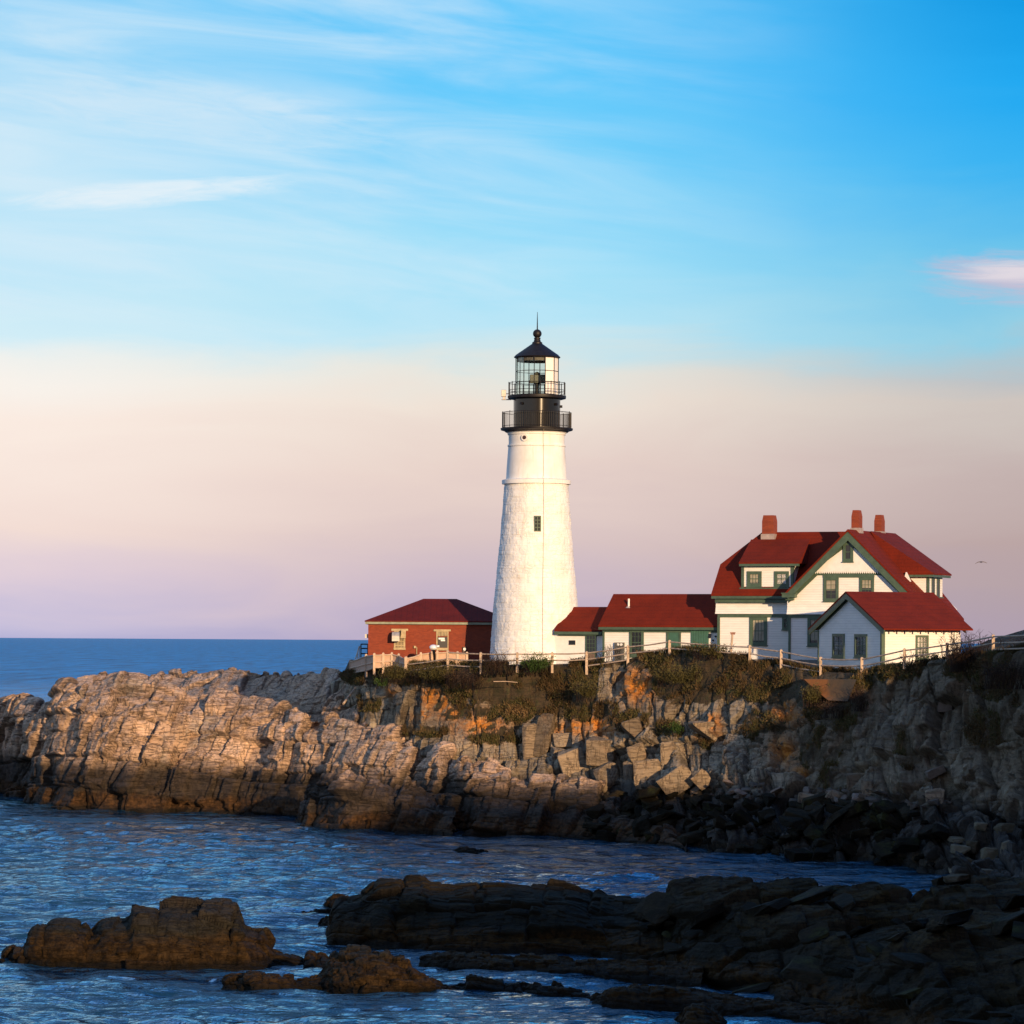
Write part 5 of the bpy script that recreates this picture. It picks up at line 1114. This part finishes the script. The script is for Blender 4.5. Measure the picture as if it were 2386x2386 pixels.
def flush_boulders(most):
    """the stones that show largest become things of their own, the rest one heap"""
    PEND.sort(key=lambda t: -max(t[2]) / t[1][1])
    for t in PEND[:most]: boulder(*t)
    bm = bmesh.new(); kinds = ['b_dark', 'b_pale', 'b_rubble']
    for kind, p, size, rot, _, _ in PEND[most:]:
        n0 = len(bm.verts); f0 = len(bm.faces); bm.from_mesh(random.choice(BMESH[kind])); bm.verts.ensure_lookup_table(); bm.faces.ensure_lookup_table()
        mt = Matrix.LocRotScale(Vector(p), __import__('mathutils').Euler(rot), Vector(size))
        for v in bm.verts[n0:]: v.co = mt @ v.co
        for f in bm.faces[f0:]: f.material_index = kinds.index(kind)
    me = bpy.data.meshes.new('rubble'); bm.to_mesh(me); bm.free()
    for k in kinds: me.materials.append(M[k])
    tag(link('rubble', me), 'small dark stones filling the gaps between the larger boulders', kind='stuff')
def surf_at(name, px, py):
    Q, qx, qy, v, N = SURF[name]; x_, y_ = proj(Q[..., 0], Q[..., 1], Q[..., 2])
    d = (x_ - px) ** 2 + (y_ - py) ** 2 + (Q[..., 1] - Q[..., 1].min()) * 0.5; i = np.unravel_index(np.argmin(d), d.shape); return Vector(Q[i]), Vector(N[i])
BIG = [(1239, 1735, 44, 98, 0.03), (1270, 1716, 42, 100, 0.02), (1318, 1725, 52, 36, 0.1), (1338, 1782, 62, 80, 0.25), (1404, 1749, 66, 62, -0.1), (1419, 1806, 60, 54, 0.5), (1478, 1712, 44, 74, 0.25), (1512, 1806, 62, 66, 0.02),
       (1578, 1819, 76, 52, 0.55), (1633, 1815, 38, 40, 0.7), (1466, 1808, 24, 62, 0.05), (1484, 1758, 40, 46, 0.4), (1308, 1765, 50, 40, -0.2), (1262, 1822, 46, 34, 0.3), (1397, 1832, 66, 26, 0.3), (1360, 1836, 50, 22, -0.1),
       (1640, 1706, 60, 50, 0.0), (1560, 1760, 34, 60, 0.1), (1990, 1828, 34, 56, 0.0), (2021, 1836, 26, 38, 0.1), (2182, 1862, 46, 46, 0.2), (2204, 1649, 36, 36, 0.0), (2180, 1797, 48, 28, 0.4), (1894, 1866, 66, 26, -0.2), (1950, 1856, 44, 24, -0.3)]
WHO = ['tall pale block standing upright, first of a pair', 'tall flat faced block standing second in the upright pair', 'low cracked block wedged behind the tall pair', 'pointed pale block tilted in the middle of the rockfall', 'squarish brown block near the orange scree', 'angular block under the squarish brown block', 'leaning grey block against the cliff east of the scree', 'broad flat faced block at the cliff foot',
       'wide tilted slab beside the broad flat block', 'small diamond shaped block on the wide tilted slab', 'narrow upright block beside the broad flat block', 'small leaning block above the narrow upright one', 'low block under the low cracked one', 'small pale block below the tall pair', 'long low boulder at the edge of the dark rubble', 'short low boulder beside the long low one',
       'pink grey block high on the cliff face', 'grey block halfway down the cliff face', 'rounded grey boulder at the foot of the eastern cliff', 'small rounded boulder next to the rounded grey one', 'pale blue grey boulder above the beach stones', 'dark square block jutting from the upper cliff', 'dark overhanging block low on the eastern cliff', 'long reddish slab on the beach stones', 'shorter reddish slab beyond the long one']
for (px, py, w, h, tl), lb in zip(BIG, WHO):
    p_, n_ = surf_at('cliff', px, py); Y = p_.y - 0.15; s_ = Y / FPX; p_ = at(px, py, Y)
    boulder('b_pale' if px < 1900 or py > 1800 else 'b_rubble', p_, (w * s_ * 1.12, min(w, h) * s_ * 1.1, h * s_ * 1.12), (random.uniform(-.15, .15), -tl, random.uniform(-.3, .3)), lb, None)
STK = [(2250, 1925, 42, 16), (2246, 1941, 42, 17), (2235, 1957, 50, 17), (2238, 1980, 44, 28), (2244, 2006, 50, 22), (2236, 2028, 56, 22), (2300, 1950, 32, 32), (2264, 1973, 30, 36), (2308, 1998, 46, 58), (2285, 1925, 30, 22), (2340, 1930, 34, 30), (2225, 2046, 60, 22), (2290, 2036, 60, 30), (2345, 1975, 30, 40)]
for px, py, w, h in STK:
    p_, n_ = surf_at('cliff', px, py); Y = p_.y - 0.3; s_ = Y / FPX
    boulder('b_slab', at(px, py, Y), (w * s_ * 1.15, w * s_ * 1.1, h * s_ * 1.15), (random.uniform(-.1, .1), random.uniform(-.12, .12), random.uniform(-.5, .5)), 'grey rounded slab piled against the foot of the near cove wall', 'stacked grey slabs')
def scatter(surf, kind, n, fpx, smin, smax, label, group, seed, flat=0.8, sink=0.1):
    Q, _, _, _, N = SURF[surf]; X_, Y_ = proj(Q[..., 0], Q[..., 1], Q[..., 2]); ok = fpx(X_, Y_, Q) & (Q[..., 2] > -0.1)
    ii = np.argwhere(ok); rg = np.random.RandomState(seed); random.seed(seed)
    if not len(ii): return
    # spread evenly over the ground, not over the grid
    sel = ii[rg.permutation(len(ii))]; got = []
    for a_, b_ in sel:
        q = Q[a_, b_]
        if all((q[0] - g[0]) ** 2 + (q[1] - g[1]) ** 2 + (q[2] - g[2]) ** 2 > (smin * 0.75) ** 2 for g in got):
            got.append(q)
            s_ = smin + (smax - smin) * rg.rand() ** 1.6; nn_ = N[a_, b_]
            PEND.append((kind, tuple(q + nn_ * (s_ * (0.5 - sink) * 0.6)), (s_ * rg.uniform(0.8, 1.5), s_ * rg.uniform(0.7, 1.1), s_ * rg.uniform(0.5, 1.0) * flat), (rg.uniform(-.5, .5), rg.uniform(-.6, .6), rg.uniform(0, 6.3)), label, group))
            if len(got) >= n: break
def rub_top(x): return np.interp(x, [1250, 1400, 1600, 1750, 1900, 2100, 2200], [1860, 1846, 1850, 1862, 1876, 1884, 1900])
scatter('cliff', 'b_dark', 230, lambda x, y, Q: (x > 1380) & (x < 2215) & (y > rub_top(x)) & (Q[..., 1] > 150), 0.55, 1.9, 'black weed covered boulder in the heap at the foot of the cliff', 'dark boulders at the cliff foot', 11)
scatter('cliff', 'b_rubble', 120, lambda x, y, Q: (x > 1600) & (x < 2215) & (y > rub_top(x) - 34) & (y < rub_top(x) + 2), 0.3, 0.9, 'pale stone on the strip of rubble above the dark boulders', 'pale beach stones', 12)
scatter('reef', 'b_dark', 60, lambda x, y, Q: (x > 1500) & (x < 2440) & (y > 2110) & (y < 2400), 0.6, 2.1, 'dark weedy boulder lying on the near shore reef', 'boulders on the near reef', 13, 0.42, 0.25)

flush_boulders(240)

# ------------------------------------------------------------------ plants
def blades(P, n, h, w, lean, rg):
    """thin upright triangles at points P (n,3)"""
    a = rg.uniform(0, 2 * math.pi, n); hh = h * rg.uniform(0.4, 1.2, n); d = np.stack([np.cos(a), np.sin(a), np.zeros(n)], 1)
    up = np.stack([rg.normal(0, lean, n), rg.normal(0, lean, n), np.ones(n)], 1) * hh[:, None]
    ww = (w * rg.uniform(0.5, 1.3, n))[:, None]
    return np.stack([P - d * ww, P + d * ww, P + up], 1)
def leaves(P, n, s, rg):
    a = rg.normal(0, 1, (n, 3)); a /= np.linalg.norm(a, axis=1, keepdims=True); b_ = np.cross(a, rg.normal(0, 1, (n, 3))); b_ /= np.linalg.norm(b_, axis=1, keepdims=True) + 1e-9
    ss = (s * rg.uniform(0.5, 1.3, n))[:, None]
    return np.stack([P - a * ss * 0.6, P + b_ * ss * 0.5, P + a * ss * 0.6], 1)
def growth():
    Q, qx, qy, v, N = SURF['cliff']; rg = np.random.RandomState(21)
    x_, y_ = proj(Q[..., 0], Q[..., 1], Q[..., 2])
    vv = v * (fbm(Q[..., 0] / 1.2, Q[..., 1] / 1.2, Q[..., 2] / 1.2, 301, 3) > 0.50)
    ok = np.argwhere((vv > 0.42) & (Q[..., 1] < np.interp(x_, HX, HY) + 1.6) & (Q[..., 2] > 3) & (x_ > 795) & (x_ < 2450))
    idx = ok[rg.randint(0, len(ok), 62000)]; P = Q[idx[:, 0], idx[:, 1]] + rg.uniform(-0.07, 0.07, (len(idx), 3))
    hmul = 0.5 + 1.2 * fbm(P[:, 0] / 1.5, P[:, 1] / 1.5, P[:, 2] / 1.5, 302, 2)
    V1 = blades(P, len(P), 0.34 * hmul, 0.035, 0.35, rg)
    idx = ok[rg.randint(0, len(ok), 42000)]; P2 = Q[idx[:, 0], idx[:, 1]] + N[idx[:, 0], idx[:, 1]] * (rg.uniform(0.0, 0.4, (len(idx), 1)) * (0.4 + fbm(Q[idx[:, 0], idx[:, 1], 0] / 1.3, Q[idx[:, 0], idx[:, 1], 1] / 1.3, Q[idx[:, 0], idx[:, 1], 2] / 1.3, 303, 2))[:, None])
    V2 = leaves(P2, len(P2), 0.13, rg); V = np.concatenate([V1, V2])
    t = np.clip(fbm(V[:, 0, 0] / 2.2, V[:, 0, 1] / 2.2, V[:, 0, 2] / 1.4, 304, 3) * 1.6 - 0.3 + rg.uniform(-0.2, 0.2, len(V)), 0, 1)
    o = tri_soup('grass', V, M['grass'], tone=t); tag(o, 'brown and green low growth covering the cliff top and ledges', kind='stuff')
growth()
def shrub(name, label, px, py, Y, wpx, hpx, kind, nl, ntw, seed, cat='shrub', flat=False):
    """px, py: middle of its foot"""
    rg = np.random.RandomState(seed); s_ = Y / FPX; w, h = wpx * s_ / 2, hpx * s_
    base = at(px, py, Y); root = thing(name, label, cat, tuple(base))
    tw = MB(); tips = []
    k = max(5, int(w * h * 4) + 6) if not flat else 12
    for i in range(ntw):
        a = rg.uniform(0, 6.28); r = rg.uniform(0.2, 1.0); x0 = rg.uniform(-0.75, 0.75) * w
        top = Vector((x0 + math.cos(a) * r * w * 0.4, math.sin(a) * r * min(w, 1.2) * 0.6, h * rg.uniform(0.55, 1.05) * (1 - 0.45 * (x0 / w) ** 2)))
        mid = Vector((x0, 0, 0)).lerp(top, 0.55) + Vector(rg.normal(0, 0.08, 3)); tw.tube([(x0, rg.uniform(-.2, .2), -0.15), mid, top], 0.02, 3, 0.006); tips.append(top)
        for j in range(3):
            t_ = mid.lerp(top, rg.uniform(0, 1)); e = t_ + Vector((rg.normal(0, 0.22), rg.normal(0, 0.2), rg.uniform(0.02, 0.35))); tw.tube([t_, e], 0.011, 3, 0.005); tips.append(e)
    tw.build('stem', M['twig'], root)
    if nl:
        T_ = np.array([tuple(t) for t in tips]); c_ = T_[rg.randint(0, len(T_), nl)] * np.array([1, 1, 1]) ; c_ = c_ * rg.uniform(0.35, 1.03, (nl, 1)) + rg.normal(0, 0.09, (nl, 3))
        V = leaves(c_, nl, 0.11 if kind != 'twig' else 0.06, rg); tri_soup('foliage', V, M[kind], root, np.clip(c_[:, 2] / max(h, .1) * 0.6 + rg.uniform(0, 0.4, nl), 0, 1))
    return root
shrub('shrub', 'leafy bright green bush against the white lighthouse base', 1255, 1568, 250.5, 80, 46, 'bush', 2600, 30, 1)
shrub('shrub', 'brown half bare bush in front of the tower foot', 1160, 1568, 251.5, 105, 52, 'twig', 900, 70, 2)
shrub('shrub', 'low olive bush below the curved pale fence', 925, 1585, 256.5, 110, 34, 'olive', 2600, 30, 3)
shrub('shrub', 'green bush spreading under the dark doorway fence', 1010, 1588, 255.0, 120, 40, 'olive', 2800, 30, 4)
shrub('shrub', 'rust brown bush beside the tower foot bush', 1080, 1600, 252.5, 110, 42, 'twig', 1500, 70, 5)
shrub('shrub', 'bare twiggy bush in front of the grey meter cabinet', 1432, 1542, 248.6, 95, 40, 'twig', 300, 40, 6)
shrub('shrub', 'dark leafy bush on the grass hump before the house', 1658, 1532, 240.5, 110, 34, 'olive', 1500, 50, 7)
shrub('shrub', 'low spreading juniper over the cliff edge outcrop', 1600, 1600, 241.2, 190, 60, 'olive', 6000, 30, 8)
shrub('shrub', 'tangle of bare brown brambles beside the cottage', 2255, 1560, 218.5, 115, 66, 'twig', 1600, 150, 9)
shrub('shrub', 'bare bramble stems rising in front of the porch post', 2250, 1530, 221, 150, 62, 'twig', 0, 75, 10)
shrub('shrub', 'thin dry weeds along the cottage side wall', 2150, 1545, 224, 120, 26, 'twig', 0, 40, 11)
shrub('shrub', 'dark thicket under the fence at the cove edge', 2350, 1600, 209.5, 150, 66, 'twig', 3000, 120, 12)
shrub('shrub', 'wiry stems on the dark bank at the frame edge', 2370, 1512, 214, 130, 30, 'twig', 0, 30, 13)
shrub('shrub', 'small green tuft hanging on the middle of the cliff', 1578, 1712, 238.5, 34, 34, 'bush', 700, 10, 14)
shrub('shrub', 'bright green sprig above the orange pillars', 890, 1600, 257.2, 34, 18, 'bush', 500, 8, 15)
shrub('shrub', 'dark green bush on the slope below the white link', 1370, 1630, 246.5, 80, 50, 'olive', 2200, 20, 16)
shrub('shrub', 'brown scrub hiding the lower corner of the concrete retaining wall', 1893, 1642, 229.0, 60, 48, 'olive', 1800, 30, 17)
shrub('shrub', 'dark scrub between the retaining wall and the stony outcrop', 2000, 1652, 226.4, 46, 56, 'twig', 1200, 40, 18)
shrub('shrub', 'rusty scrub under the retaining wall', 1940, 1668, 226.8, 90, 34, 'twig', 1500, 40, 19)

for nm, lb, a_, c_, r_, mt in (('driftwood_pole', 'thin white pole lying in the brown scrub below the tower', (1150, 1588, 249.6), (1206, 1590, 249.6), 0.028, 'wood_pale'),
                           ('driftwood_plank', 'grey plank leaning on the rocks below the pale corner fence', (800, 1640, 264.0), (829, 1601, 266.0), 0.09, 'wood')):
    b = MB(); b.tube([at(*a_), (at(*a_) + at(*c_)) / 2 + Vector((0, 0, 0.04)), at(*c_)], r_, 6, r_ * 0.7); tag(b.build(nm, M[mt]), lb, 'driftwood')
